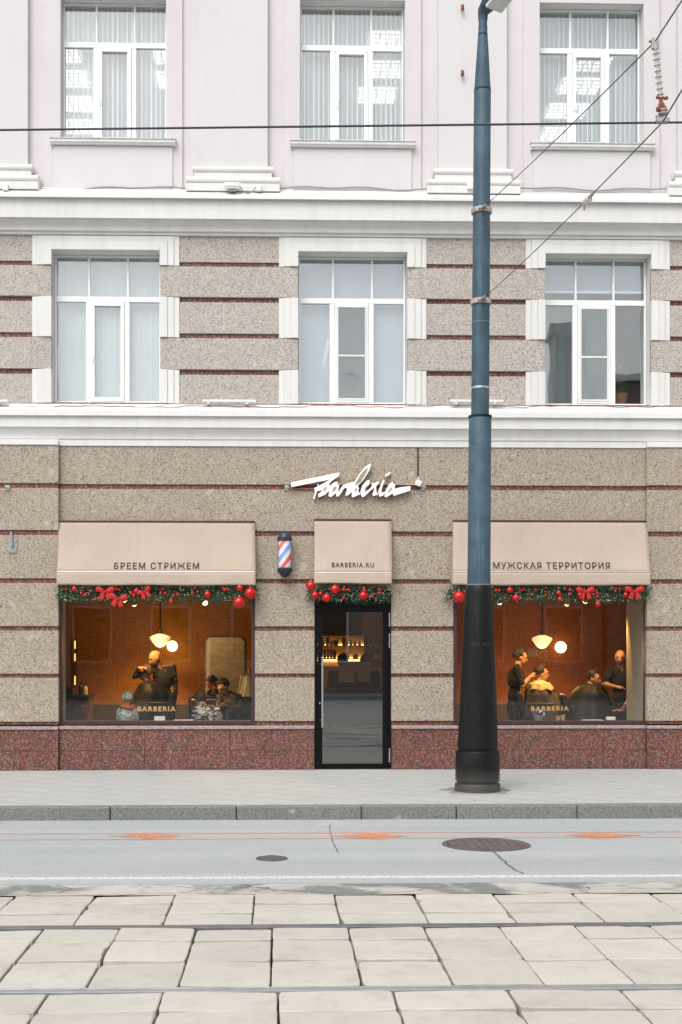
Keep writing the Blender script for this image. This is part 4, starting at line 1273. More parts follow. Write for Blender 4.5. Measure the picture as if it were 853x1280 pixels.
def sag(a, b, s, n=16): return [a.lerp(b, i / n) - Vector((0, 0, s * 4 * (i / n) * (1 - i / n))) for i in range(n + 1)]
ext1 = P3(853, 0, YWIRE - .7); ext1 = T + (ext1 - T) * 6
ext2 = P3(853, 112, YWIRE - .7); ext2 = A + (ext2 - A) * 6
m = MB(); m.tube(sag(clamps[0], T, .02) + [ext1], .0045, 6); tag(m.build("span_wire", "dark_wire", loc=clamps[0]), "thin slanting wire from the post's upper clamp to the insulator top", "wire", "span wires")
m = MB(); m.tube(sag(clamps[1], A, .03) + [ext2], .0045, 6); tag(m.build("span_wire", "dark_wire", loc=clamps[1]), "thin slanting wire from the post's lower clamp to the black tram wire", "wire", "span wires")
# strain insulator on the lower span wire
t0 = (735 - 603) / (827 - 603)
def onw(t): return clamps[1].lerp(A, t) - Vector((0, 0, .03 * 4 * t * (1 - t)))
# find parameter whose picture column is 735
def col(p):
    v = p - Vector((0, -DIST, EYE)); return PPX + FPX * v.dot(_rt) / v.dot(_fw)
tt = min((abs(col(onw(i / 400)) - 735), i / 400) for i in range(401))[1]
c = onw(tt); dr = (onw(tt + .02) - c).normalized()
o = thing("strain_insulator", "small white insulator strung on the lower slanting wire", "insulator", c)
m = MB(); m.lathe([(.008, -.09), (.022, -.085), (.026, -.05), (.018, -.03), (.018, .0), (.026, .02), (.022, .045), (.010, .05)], c, 14, dr); m.build("body", "interior_white", o, True)
for s0 in (-.17, .05):
    m = MB(); m.cyl(c + dr * s0, c + dr * (s0 + .11), .013, .013, 8); m.cyl(c + dr * (s0 + .055), c + dr * (s0 + .055) - Vector((0, 0, .06)), .009, .007, 8); m.build("wire_grip", "rusty_zinc", o, True)
# suspension insulator
o = thing("rod_insulator", "grey ribbed rod insulator with rusty fittings hanging over the black wire", "insulator", A)
ax = (T - A); Lx = ax.length; ax.normalize()
prof = [(.014, .30 * Lx)]
for k in range(8):
    h = Lx * (.33 + .073 * k)
    prof += [(.0115, h), (.021, h + .003), (.021, h + .005), (.0115, h + .008)]
prof += [(.0115, Lx * .90), (.017, Lx * .90), (.017, Lx * 1.0)]
m = MB(); m.lathe(prof, A, 18, ax); m.build("ribbed_rod", "rod_grey", o, True)
m = MB(); tp = A + ax * Lx
m.box(tp.x - .02, tp.x - .008, tp.y - .013, tp.y + .013, tp.z - .045, tp.z + .02); m.box(tp.x + .008, tp.x + .02, tp.y - .013, tp.y + .013, tp.z - .045, tp.z + .02)
m.build("top_fork", "zinc", o, bevel=.004)
m = MB(); m.cyl(tp + Vector((-.036, 0, 0)), tp + Vector((.022, 0, 0)), .007, n=8); m.build("top_bolt", "rust", o, True)
m = MB(); p = A + ax * (.30 * Lx)
m.cyl(A + ax * .06, p, .010, .012, 8); m.ball(A + ax * (.2 * Lx) + Vector((.0, 0, 0)), .021, 12, 8, (1, .8, 1.2)); m.cyl(A + ax * (.15 * Lx) - Vector((.03, 0, 0)), A + ax * (.15 * Lx) + Vector((.024, 0, .01)), .016, .013, 10)
m.cyl(p - Vector((.026, 0, 0)), p + Vector((.02, 0, 0)), .009, n=8); m.cyl(p + Vector((.02, 0, -.004)), p + Vector((.042, 0, .0)), .010, n=8)
m.build("swivel", "rust", o, True)
m = MB(); m.lathe([(.012, .036), (.028, .042), (.030, .050), (.016, .054), (.016, .06), (.027, .063), (.027, .069), (.012, .074)], A, 16); m.build("cap", "rusty_zinc", o, True)
m = MB(); m.box(A.x - .038, A.x + .038, A.y - .012, A.y + .03, A.z - .004, A.z + .022); m.cyl(A + Vector((-.045, 0, .03)), A + Vector((.0, 0, .03)), .008, n=8); m.build("wire_clip", "zinc", o, bevel=.006)

# ------------------------------------------------------------------ sign
sg = thing("shop_sign", "white brush-script shop name in raised letters above the door", "sign", (FX(438), 0, FZ(608)))
def a1(x, y): return (360 + x / 10.6625, 575 + y / 10.6625)
def a2(x, y): return (435 + x / 10.6625, 575 + y / 10.6625)
strokes = [
 ("B", [a1(*p) for p in ((42, 298), (684, 165), (684, 215), (600, 270), (548, 322), (572, 352), (560, 400), (500, 462), (410, 500), (400, 455), (470, 405), (392, 415), (352, 525), (335, 515), (362, 430), (350, 375), (395, 355), (398, 308), (412, 345), (560, 262), (44, 362))]),
 ("A", [a1(*p) for p in ((575, 330), (625, 292), (668, 290), (660, 330), (690, 318), (668, 420), (720, 395), (725, 425), (672, 490), (642, 482), (645, 440), (575, 495), (540, 482), (548, 420))]),
 ("R", [a1(*p) for p in ((735, 335), (775, 318), (853, 295), (892, 300), (850, 400), (870, 395), (860, 425), (790, 480), (765, 470), (790, 380), (760, 370), (700, 440), (690, 400))]),
 ("B2", [a2(*p) for p in ((-20, 420), (60, 340), (90, 285), (150, 190), (225, 95), (300, 45), (308, 75), (285, 145), (215, 260), (130, 350), (150, 370), (140, 420), (172, 455), (65, 500), (50, 480), (60, 395), (0, 470))]),
 ("E", [a2(*p) for p in ((165, 430), (190, 345), (250, 275), (292, 265), (290, 320), (240, 385), (222, 430), (300, 380), (310, 405), (215, 490), (185, 495))]),
 ("R2", [a2(*p) for p in ((310, 300), (345, 310), (412, 280), (412, 310), (375, 360), (385, 440), (420, 430), (400, 465), (340, 480), (325, 470), (355, 370), (300, 410), (290, 385), (325, 335))]),
 ("I", [a2(*p) for p in ((470, 260), (490, 275), (450, 390), (448, 435), (500, 420), (480, 470), (425, 492), (412, 480), (425, 420), (400, 430), (415, 390))]),
 ("dot", [a2(*p) for p in ((510, 185), (570, 158), (550, 200), (498, 228), (492, 220))]),
 ("A2", [a2(*p) for p in ((490, 460), (510, 390), (560, 310), (605, 288), (598, 330), (622, 310), (630, 340), (620, 385), (700, 365), (835, 350), (828, 410), (620, 478), (602, 475), (600, 445), (515, 498), (488, 490))]),
]
for i, (nm, pts) in enumerate(strokes):
    off = 0.0012 * i
    m = MB(); poly = [F(px, py, -.07) for px, py in pts]
    m.prism(poly, -.078 - off, -.062)
    lt = m.build("letter", "sign_white", sg)
    m = MB(); cx = sum(p[0] for p in poly) / len(poly); czz = sum(p[1] for p in poly) / len(poly)
    m.prism(poly, -.0605, -.03 + off * .5); m.build("letter_side", "sign_edge", lt)
# counters (holes of the letters) are shown as the dark back of the letter
for pts in ([a2(*p) for p in ((90, 335), (150, 225), (225, 130), (272, 105), (225, 200), (165, 290))], [a2(*p) for p in ((88, 425), (100, 385), (122, 370), (120, 405))], [a2(*p) for p in ((215, 395), (245, 345), (268, 335), (245, 375))],
            [a2(*p) for p in ((530, 440), (555, 390), (590, 360), (585, 395))], [a1(*p) for p in ((580, 425), (610, 370), (650, 345), (635, 385))], [a1(*p) for p in ((470, 402), (490, 372), (520, 350), (500, 395))]):
    m = MB(); m.prism([F(px, py, -.08) for px, py in pts], -.0905, -.088); m.build("letter_counter", "beige_granite", sg)
m = MB(); m.box(FX(362), FX(512), -.03, -.012, FZ(612.2), FZ(610.6)); m.build("mounting_rail", "sign_edge", sg)

# ------------------------------------------------------------------ barber pole
bx, by_, = FX(356.2, -.14), -.14
bp = thing("barber_pole", "striped red, white and blue barber pole with black caps on the wall", "barber pole", (bx, by_, FZ(721, 356, by_)))
z = lambda py: FZ(py, 356, by_)
rr = 7.6 / 90
m = MB(); m.lathe([(rr * .93, z(710.5)), (rr, z(709)), (rr, z(677)), (rr * .93, z(675))], (bx, by_, 0), 28); m.build("striped_tube", "barber_stripes", bp, True)
m = MB(); m.lathe([(rr * .95, z(676.6)), (rr * 1.24, z(675.6)), (rr * 1.24, z(672.5)), (rr * 1.12, z(671.5)), (rr * 1.0, z(668)), (rr * .6, z(665)), (rr * .18, z(664)), (0, z(663.6))], (bx, by_, 0), 28); m.build("top_cap", "cap_blue_black", bp, True)
m = MB(); m.lathe([(0, z(722)), (rr * .3, z(721.7)), (rr * .62, z(719.8)), (rr * 1.0, z(716)), (rr * 1.24, z(713.8)), (rr * 1.24, z(710.8)), (rr * .95, z(709.5))], (bx, by_, 0), 28); m.build("bottom_cap", "cap_blue_black", bp, True)
for py in (673.5, 712.5):
    m = MB(); m.box(bx - .025, bx + .025, by_ + .05, 0.0, z(py + 1.8), z(py - 1.2)); m.build("bracket", "cap_blue_black", bp, bevel=.004)

# ------------------------------------------------------------------ small things on the facade
for k, (pa, pb, lab) in enumerate(((-58, 10.5, "white light bar cut off by the left edge, on the long ledge"), (253.5, 320, "white light bar between left and middle windows on the ledge"), (563, 629.5, "white light bar behind the lamp post on the ledge"))):
    x0, x1 = FX(pa, -.1), FX(pb, -.1); zz = FZ(501.5, (pa + pb) / 2, -.1)
    o = thing("light_bar", lab, "light bar", ((x0 + x1) / 2, -.1, zz), "white light bars on the ledge")
    m = MB(); m.box(x0, x1, -.13, -.08, zz - .018, zz + .018); m.build("housing", "white_metal", o, bevel=.006)
    for px in (pa + 7, pb - 11):
        m = MB(); m.box(FX(px, -.1) - .02, FX(px, -.1) + .02, -.125, -.0, zz - .045, zz - .019); m.build("bracket", "white_metal", o, bevel=.003)
for px, lab in ((9, "small grey clip on the red strip near the left edge"), (358.5, "small grey clip on the red strip left of the sign"), (529, "small grey clip on the red strip right of the sign")):
    x, zz = F(px, 609.5, -.1 if px < 60 else -.02); y = -.10 if px < 60 else -.02
    m = MB(); m.box(x - .028, x + .028, y, y + .05, zz - .04, zz + .035); m.box(x - .03, x + .045, y - .012, y, zz - .005, zz + .018)
    tag(m.build("clip", "zinc", loc=(x, y, zz), bevel=.004), lab, "clip", "grey clips on the red strip")
x, zz = F(523, 604, -.06)
o = thing("wall_spotlight", "small white spotlight box on a dark conduit right of the sign", "spotlight", (x, -.06, zz))
m = MB(); m.box(FX(521.6), FX(523.4), -.014, 0.0, FZ(596), FZ(556)); m.build("conduit", "brown_frame", o)
m = MB(); m.tube([(FX(522.6), -.01, FZ(596)), (FX(523), -.04, FZ(599)), (x, -.06, zz + .02)], .008, 6); m.build("cable", "white_metal", o, True)
m = MB(); m.box(x - .045, x + .045, -.095, -.03, zz - .04, zz + .04); m.v = [tuple(Matrix.Rotation(R(20), 3, 'Y') @ (Vector(p) - Vector((x, -.06, zz))) + Vector((x, -.06, zz))) for p in m.v]
m.build("lamp_box", "white_metal", o, bevel=.008)
x, zz = F(16, 682, -.09)
o = thing("steel_bracket", "small steel bracket plate with a hook on the left pier", "bracket", (x, -.09, zz))
m = MB(); m.box(x - .062, x + .062, -.095, -.081, zz - .10, zz + .09); m.build("plate", "zinc", o, bevel=.003)
m = MB(); m.tube([(x - .02, -.10, zz + .19), (x - .01, -.11, zz + .1), (x, -.13, zz), (x, -.11, zz - .02)], .014, 8); m.build("hook", "zinc", o, True)
for (dx, dz) in ((-.04, .06), (.04, .06), (-.04, -.07), (.04, -.07)):
    m = MB(); m.cyl((x + dx, -.095, zz + dz), (x + dx, -.108, zz + dz), .011, n=6); m.build("bolt", "steel", o)
for py, lab in ((10, "rusty anchor stub high on the pink pilaster, near the top edge"), (92, "rusty anchor stub on the pink pilaster, lower of two")):
    x, zz = F(578, py, -.06)
    m = MB(); m.cyl((x, -.03, zz), (x, -.12, zz - .01), .018, .014, 8); m.box(x - .02, x + .02, -.10, -.088, zz - .05, zz + .03)
    tag(m.build("anchor_stub", "rust", loc=(x, -.03, zz)), lab, "anchor", "rusty anchors in the pilaster")
# cable along the upper cornice
Yc = -.02
pts = []
for i in range(140):
    px = -160 + i * 9; pts.append((FX(px, Yc), Yc - .01, FZ(236 + 1.7 * math.sin(px / 37.0) + 1.2 * math.sin(px / 13.0 + 1), px, Yc)))
m = MB(); m.tube(pts, .011, 6); tag(m.build("cornice_cable", "zinc", loc=pts[0]), "grey cable sagging along the top of the pink floor's ledge", "cable")
x, zz = F(290.5, 234.5, -.2)
o = thing("floodlight", "white floodlight at the foot of the pilaster between left windows", "floodlight", (x, -.2, zz))
m = MB(); m.box(x - .105, x + .105, -.27, -.19, zz - .03, zz + .05); m.build("housing", "white_metal", o, bevel=.006)
m = MB(); m.box(x - .1, x + .1, -.274, -.27, zz - .008, zz + .0); m.build("louvre", "zinc", o)
m = MB(); m.box(x - .04, x + .05, -.24, -.15, zz - .06, zz - .031); m.build("foot", "zinc", o, bevel=.003)
for px, py, lab in ((323.5, 234.8, "square white junction box right of the floodlight"), (7, 234, "white junction box on the ledge at the left edge"), (588, 232.5, "white junction box on the ledge just left of the lamp post")):
    x, zz = F(px, py, -.18); m = MB(); m.box(x - .038, x + .038, -.2, -.14, zz - .042, zz + .04); m.cyl((x - .02, -.203, zz), (x - .02, -.199, zz), .006, n=6)
    tag(m.build("junction_box", "white_metal", loc=(x, -.18, zz), bevel=.006), lab, "junction box", "junction boxes on the ledge")
pts = [(FX(299 + 21 * i / 10, -.2), -.2, FZ(232 + 9 * math.sin(math.pi * i / 10) + 2 * i / 10, 310, -.2)) for i in range(11)]
m = MB(); m.tube(pts, .007, 6); tag(m.build("floodlight_cable", "zinc", loc=pts[0]), "short looped cable from the floodlight to its junction box", "cable")
# thin cable lying along the lower ledge
pts = [(FX(-150 + i * 12, -.1), -.1, FZ(509 + 1.1 * math.sin(i * .5) + .8 * math.sin(i * 1.9), -150 + i * 12, -.1) + .012) for i in range(102)]
m = MB(); m.tube(pts, .0055, 5); tag(m.build("ledge_cable", "sign_edge", loc=pts[0]), "thin reddish cable lying along the ledge under the middle windows", "cable")
# ------------------------------------------------------------------ slat blinds, added sky-tone curtains and blinds, office lamps
def slat_blind(h, label, ang, seed):
    x0, x1, z0, z1 = h; rg = random.Random(seed); Y = 0.345
    o = thing("vertical_blind", label, "blind", ((x0 + x1) / 2, Y, z0), "vertical blinds in the upper windows")
    m = MB(); m.box(x0 - .06, x1 + .06, Y - .02, Y + .02, z1 + .06, z1 + .10); m.build("head_rail", "upvc", o)
    m = MB(); x = x0 - .04
    while x < x1 + .04:
        a = R(ang + rg.uniform(-14, 14)); hw = .0445
        dx, dy = hw * math.cos(a), hw * math.sin(a)
        m.quad((x - dx, Y - dy, z0 - .02), (x + dx, Y + dy, z0 - .02), (x + dx, Y + dy, z1 + .06), (x - dx, Y - dy, z1 + .06))
        ew = rg.choice((.007, .011, .016, .021)); ex, ey = x - dx, Y - dy - .002
        m.quad((ex, ey, z0 - .02), (ex + ew, ey + ew * .3, z0 - .02), (ex + ew, ey + ew * .3, z1 + .06 - rg.uniform(.0, .12)), (ex, ey, z1 + .06), 1)  # strip paints the lit edge onto each slat
        x += .068
    m.build("slats", ["blind_slat", "blind_lit_edge"], o)
slat_blind(UW[0], "pale vertical slat blind in the upper window at left", 24, 1)
slat_blind(UW[1], "pale vertical slat blind in the upper window over the shop name", 30, 2)
slat_blind(UW[2], "pale vertical slat blind in the upper window behind the ribbed insulator", 22, 4)
zc_ = uz1 + 0.32
def dep(py): return FPX * (zc_ - EYE) / (HY - py) - DIST
for px0, px1, py0, py1, lab in ((82, 98, 65, 75, 0), (80, 108, 95, 108, 0), (82, 115, 126, 139, 0), (90, 116, 155, 167, 0), (194, 207, 65, 76, 1), (199, 207, 95, 108, 1),
                           (464, 506, 41, 57, 2), (467, 500, 77, 93, 2), (450, 492, 110, 125, 2), (722, 750, 70, 77, 3), (702, 748, 96, 110, 3), (686, 731, 128, 141, 3), (678, 708, 158, 170, 3)):
    ya, yb = dep(py1), dep(py0)
    ym = (ya + yb) / 2; ya, yb = ym - .27, ym + .27
    x0, x1 = FX(px0 - 2, ym), FX(px1 + 2, ym)
    if x1 - x0 < .5: x0, x1 = (x0, x0 + .55) if lab != 0 else (x1 - .55, x1)
    o = thing("office_light", ["square lit ceiling panel behind the left upper window's left edge", "square lit ceiling panel behind the left upper window's right edge", "square lit ceiling panel behind the middle upper window", "square lit ceiling panel behind the right upper window"][lab],
              "ceiling light", ((x0 + x1) / 2, ym, zc_), "lit ceiling panels in the upper %s" % ["left office, first row", "left office, second row", "middle office", "right office"][lab])
    m = MB(); m.box(x0, x1, ya, yb, zc_ - .02, zc_ - .004); m.build("panel", "office_panel_glow", o)
    m = MB()
    for k in range(5):
        xx = x0 + (x1 - x0) * k / 4; m.box(xx - .008, xx + .008, ya, yb, zc_ - .03, zc_ - .021)
    for k in range(5):
        yy = ya + (yb - ya) * k / 4; m.box(x0 - .008, x1 + .008, yy - .008, yy + .008, zc_ - .041, zc_ - .031)
    m.build("louvre", "white_metal", o)
def pleated(h, label, mat, amp, pitch_, name, cat, Y=.33):
    x0, x1, z0, z1 = h; m = MB(); n = int((x1 - x0 + .08) / .012); v = []
    for i in range(n + 1):
        x = x0 - .04 + (x1 - x0 + .08) * i / n
        y = Y + amp * math.sin(2 * math.pi * x / pitch_) + amp * .5 * noise.noise(Vector((x * 5, 2, 0)))
        v += [(x, y, z0 - .02), (x, y, z1 + .08)]
    m.add(v, [(2 * i, 2 * i + 2, 2 * i + 3, 2 * i + 1) for i in range(n)])
    return tag(m.build(name, mat, smooth=True, loc=((x0 + x1) / 2, Y, z0)), label, cat)
pleated(MW[0], "pleated curtain added for the tone of reflected sky in the left middle window", "sky_tone_curtain", .004, .085, "sky_tone_curtain", "curtain")  # added behind the glass to give the panes a reflected-sky tone
pleated(MW[1], "grey-blue blind added to stand for reflected sky in the window above the sign", "sky_tone_cloth", .002, .5, "sky_tone_blind", "blind")  # added sheet: its grey-blue stands in for sky mirrored in the glass
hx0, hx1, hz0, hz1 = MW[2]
pleated((hx0, hx0 + (hx1 - hx0) * .70, hz0, hz1), "added grey drape toning the left two thirds of the right middle window", "sky_tone_drape", .02, .13, "sky_tone_drape", "curtain", .7)  # added to lighten these panes like a pale reflection
o = thing("sky_tone_blind", "short blind added for sky tone at the top of the right middle window", "blind", ((hx0 + hx1) / 2, .36, hz1))  # added cloth, pale where the glass would mirror the sky
m = MB(); m.box(hx0 - .03, hx1 + .03, .325, .328, hz0 + (hz1 - hz0) * .80, hz1 + .06); m.build("cloth", "sky_tone_cloth", o)
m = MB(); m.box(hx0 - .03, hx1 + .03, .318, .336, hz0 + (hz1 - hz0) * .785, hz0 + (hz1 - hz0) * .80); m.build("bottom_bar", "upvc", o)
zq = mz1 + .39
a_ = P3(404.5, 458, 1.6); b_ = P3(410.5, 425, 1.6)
o = thing("tube_lamp", "lit fluorescent tube behind the middle window's added blind", "lamp", a_)
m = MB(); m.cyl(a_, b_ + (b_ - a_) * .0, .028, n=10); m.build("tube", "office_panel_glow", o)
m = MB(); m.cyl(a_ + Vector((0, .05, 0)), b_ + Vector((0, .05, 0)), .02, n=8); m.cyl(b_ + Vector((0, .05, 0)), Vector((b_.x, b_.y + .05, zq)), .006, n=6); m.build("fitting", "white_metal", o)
def leafy(o, c, nl, h, spread, seed, mat="leaf_green"):
    rg = random.Random(seed); m = MB()
    for k in range(nl):
        a = rg.uniform(0, 6.28); t = rg.random()
        b = Vector(c) + Vector((rg.uniform(-.03, .03), rg.uniform(-.03, .03), h * t * .6))
        d = Vector((math.cos(a) * spread, math.sin(a) * spread, h * (.3 + .4 * rg.random()))); s = Vector((-math.sin(a), math.cos(a), 0)) * (.018 + .02 * rg.random())
        m.add([b, b + d * .5 + s, b + d, b + d * .5 - s], [(0, 1, 2, 3)])
    return m.build("foliage", mat, o)
c = P3(776, 497, .55)
o = thing("potted_plant", "green potted plant behind the right pane of the right middle window", "plant", c)
m = MB(); m.lathe([(.07, -.12), (.10, .04), (.105, .05), (.09, .05), (.085, .03)], c, 16); m.build("pot", "terracotta", o, True)
leafy(o, c + Vector((0, 0, .03)), 34, .42, .15, 4)
c = P3(437.5, 498, .32)
o = thing("glass_vase", "dark flared vase standing behind the middle window's insect screen", "vase", c)
m = MB(); m.lathe([(.06, -.02), (.05, .0), (.022, .05), (.025, .16), (.06, .24), (.15, .32), (.14, .32), (.05, .235)], c, 18); m.build("bowl", "zinc", o, True)
m = MB()
for k in range(7):
    a = k * .9; m.tube([c + Vector((0, 0, .2)), c + Vector((.06 * math.cos(a), .02 * math.sin(a), .45)), c + Vector((.14 * math.cos(a), .03 * math.sin(a), .6 + .06 * math.sin(k * 2)))], .006, 5)
m.build("stem", "zinc", o)

# ------------------------------------------------------------------ shop lamps
def lamp_light(o, name, kind, loc, energy, col, rad=.08, rot=None, spot=None):
    l = bpy.data.lights.new(name, kind); l.energy = energy; l.color = col; l.shadow_soft_size = rad
    if spot: l.spot_size = R(spot); l.spot_blend = .6
    b = bpy.data.objects.new(name, l); COL.objects.link(b); b.parent = o
    b.location = Vector(loc) - Vector(ORIGIN[o.name])
    if rot is not None: b.rotation_euler = rot
    return b
WARM = (1.0, 0.50, 0.13)
m = MB()
def pendant(px, py, label, side):
    Y = 3.4; x, zz = F(px, py, Y)
    o = thing("pendant_lamp", label, "lamp", (x, Y, zz), "schoolhouse pendant lamps")
    m = MB(); m.lathe([(.02, -.108), (.06, -.10), (.10, -.06), (.14, -.01), (.168, .035), (.170, .05), (.15, .068), (.10, .09), (.055, .102), (.05, .11), (0, .11)], (x, Y, zz), 28)
    m.build("glass_shade", "pendant_glow", o, True)
    m = MB(); m.lathe([(.052, .105), (.052, .12), (.03, .135), (.026, .18), (.012, .19), (.012, ZCEIL - zz)], (x, Y, zz), 14); m.build("stem", "leather_black", o, True)
    lamp_light(o, "pendant_bulb", 'POINT', (x, Y - .0, zz - .2), 22, WARM, .10)
pendant(200.5, 800.5, "cream pendant lamp over the man having his hair cut at left", 0)
pendant(677.8, 802, "cream pendant lamp above the towelled client in the right window", 1)
def globe(px, py, rpx, label):
    Y = YB - .16; x, zz = F(px, py, Y); rr = rpx / (FPX / (Y + DIST))
    o = thing("globe_wall_lamp", label, "lamp", (x, Y, zz), "globe wall lamps")
    m = MB(); m.ball((x, Y, zz), rr, 24, 16); m.build("glass_globe", "globe_glow", o, True)
    m = MB(); m.cyl((x, Y + rr * .9, zz), (x, YB - .02, zz), .03, n=14); m.cyl((x, YB - .03, zz), (x, YB - .002, zz), .06, n=18); m.build("wall_mount", "steel", o, True)
globe(215.6, 807.6, 6.9, "glowing globe lamp on the golden wall beside the left pendant")
globe(701.2, 809, 7.4, "glowing globe lamp on the reddish wall beside the right pendant")
SPOTS = ((156, 750, "the left window, left of its pair under the bow"), (168, 755, "the left window, right of its pair under the bow"), (256.6, 753.7, "the left window near the two big baubles"),
         (624.7, 753, "the right window, next to the lamp post"), (709, 754.5, "the right window, under the paired baubles"), (732, 751.5, "the right window, under the first bow"), (761, 748, "the right window, near its right end"))
for k_, (px, py, lab) in enumerate(SPOTS):
    Y = (2.1, 2.5, 1.5, 2.0, 1.6, 2.3, 1.0)[k_]; x, zz = F(px, py, Y)
    o = thing("ceiling_spot", "lit ceiling spot in " + lab, "spotlight", (x, Y, zz), "lit ceiling spots in the shop")
    ax = Vector(((.35, .1, .85, .2, -.1, -.3, .1)[k_], (-.8 if k_ == 2 else .55), -1)).normalized()
    m = MB(); m.lathe([(0, .12), (.03, .115), (.04, .09), (.052, .0), (.044, .0), (.034, .06)], (x, Y, zz), 16, -ax if False else (-ax)); m.v = m.v
    m.build("housing", "card_tan", o, True)
    m = MB(); m.ball((x, Y, zz), .040, 14, 8); m.build("bulb", "spot_glow", o, True)
    m = MB(); m.cyl((x, Y, zz + .1), (x, Y, ZCEIL), .01, n=8); m.build("stem", "leather_black", o)
    lamp_light(o, "spot_beam", 'SPOT', Vector((x, Y, zz)) + ax * .07, 94 if k_ < 3 else 70, (1.0, 0.56, 0.17), .04, ax.to_track_quat('-Z', 'Y').to_euler(), 95)

# ------------------------------------------------------------------ people
import numpy as np
def hand_prims(wr, d, n, curl, side, tagi):
    """wrist, finger direction, palm normal"""
    d = Vector(d).normalized(); n = Vector(n); n = (n - d * n.dot(d)).normalized(); s = d.cross(n) * side
    P_ = [('c', wr, wr + d * .035, .026, .024, tagi), ('c', wr + d * .04 - s * .02, wr + d * .08 - s * .027, .017, .014, tagi), ('c', wr + d * .04 + s * .02, wr + d * .08 + s * .027, .017, .014, tagi), ('c', wr + d * .04, wr + d * .082, .018, .014, tagi)]
    for k, (off, ln) in enumerate(((-.030, .062), (-.010, .075), (.011, .070), (.031, .055))):
        b = wr + d * .085 + s * off
        c1 = b + (d * math.cos(curl * .5) + n * math.sin(curl * .5) + s * off * 3).normalized() * ln * .55
        c2 = c1 + (d * math.cos(curl * 1.3) + n * math.sin(curl * 1.3) + s * off * 2).normalized() * ln * .5
        P_ += [('c', b, c1, .0095, .0088, tagi), ('c', c1, c2, .0088, .0075, tagi)]
    t0 = wr + d * .03 - s * .028; t1 = t0 + (d * .7 - s * .75 + n * .25).normalized() * .04; t2 = t1 + (d * .95 - s * .2 + n * .3).normalized() * .032
    return P_ + [('c', t0, t1, .012, .0105, tagi), ('c', t1, t2, .0105, .0085, tagi)]

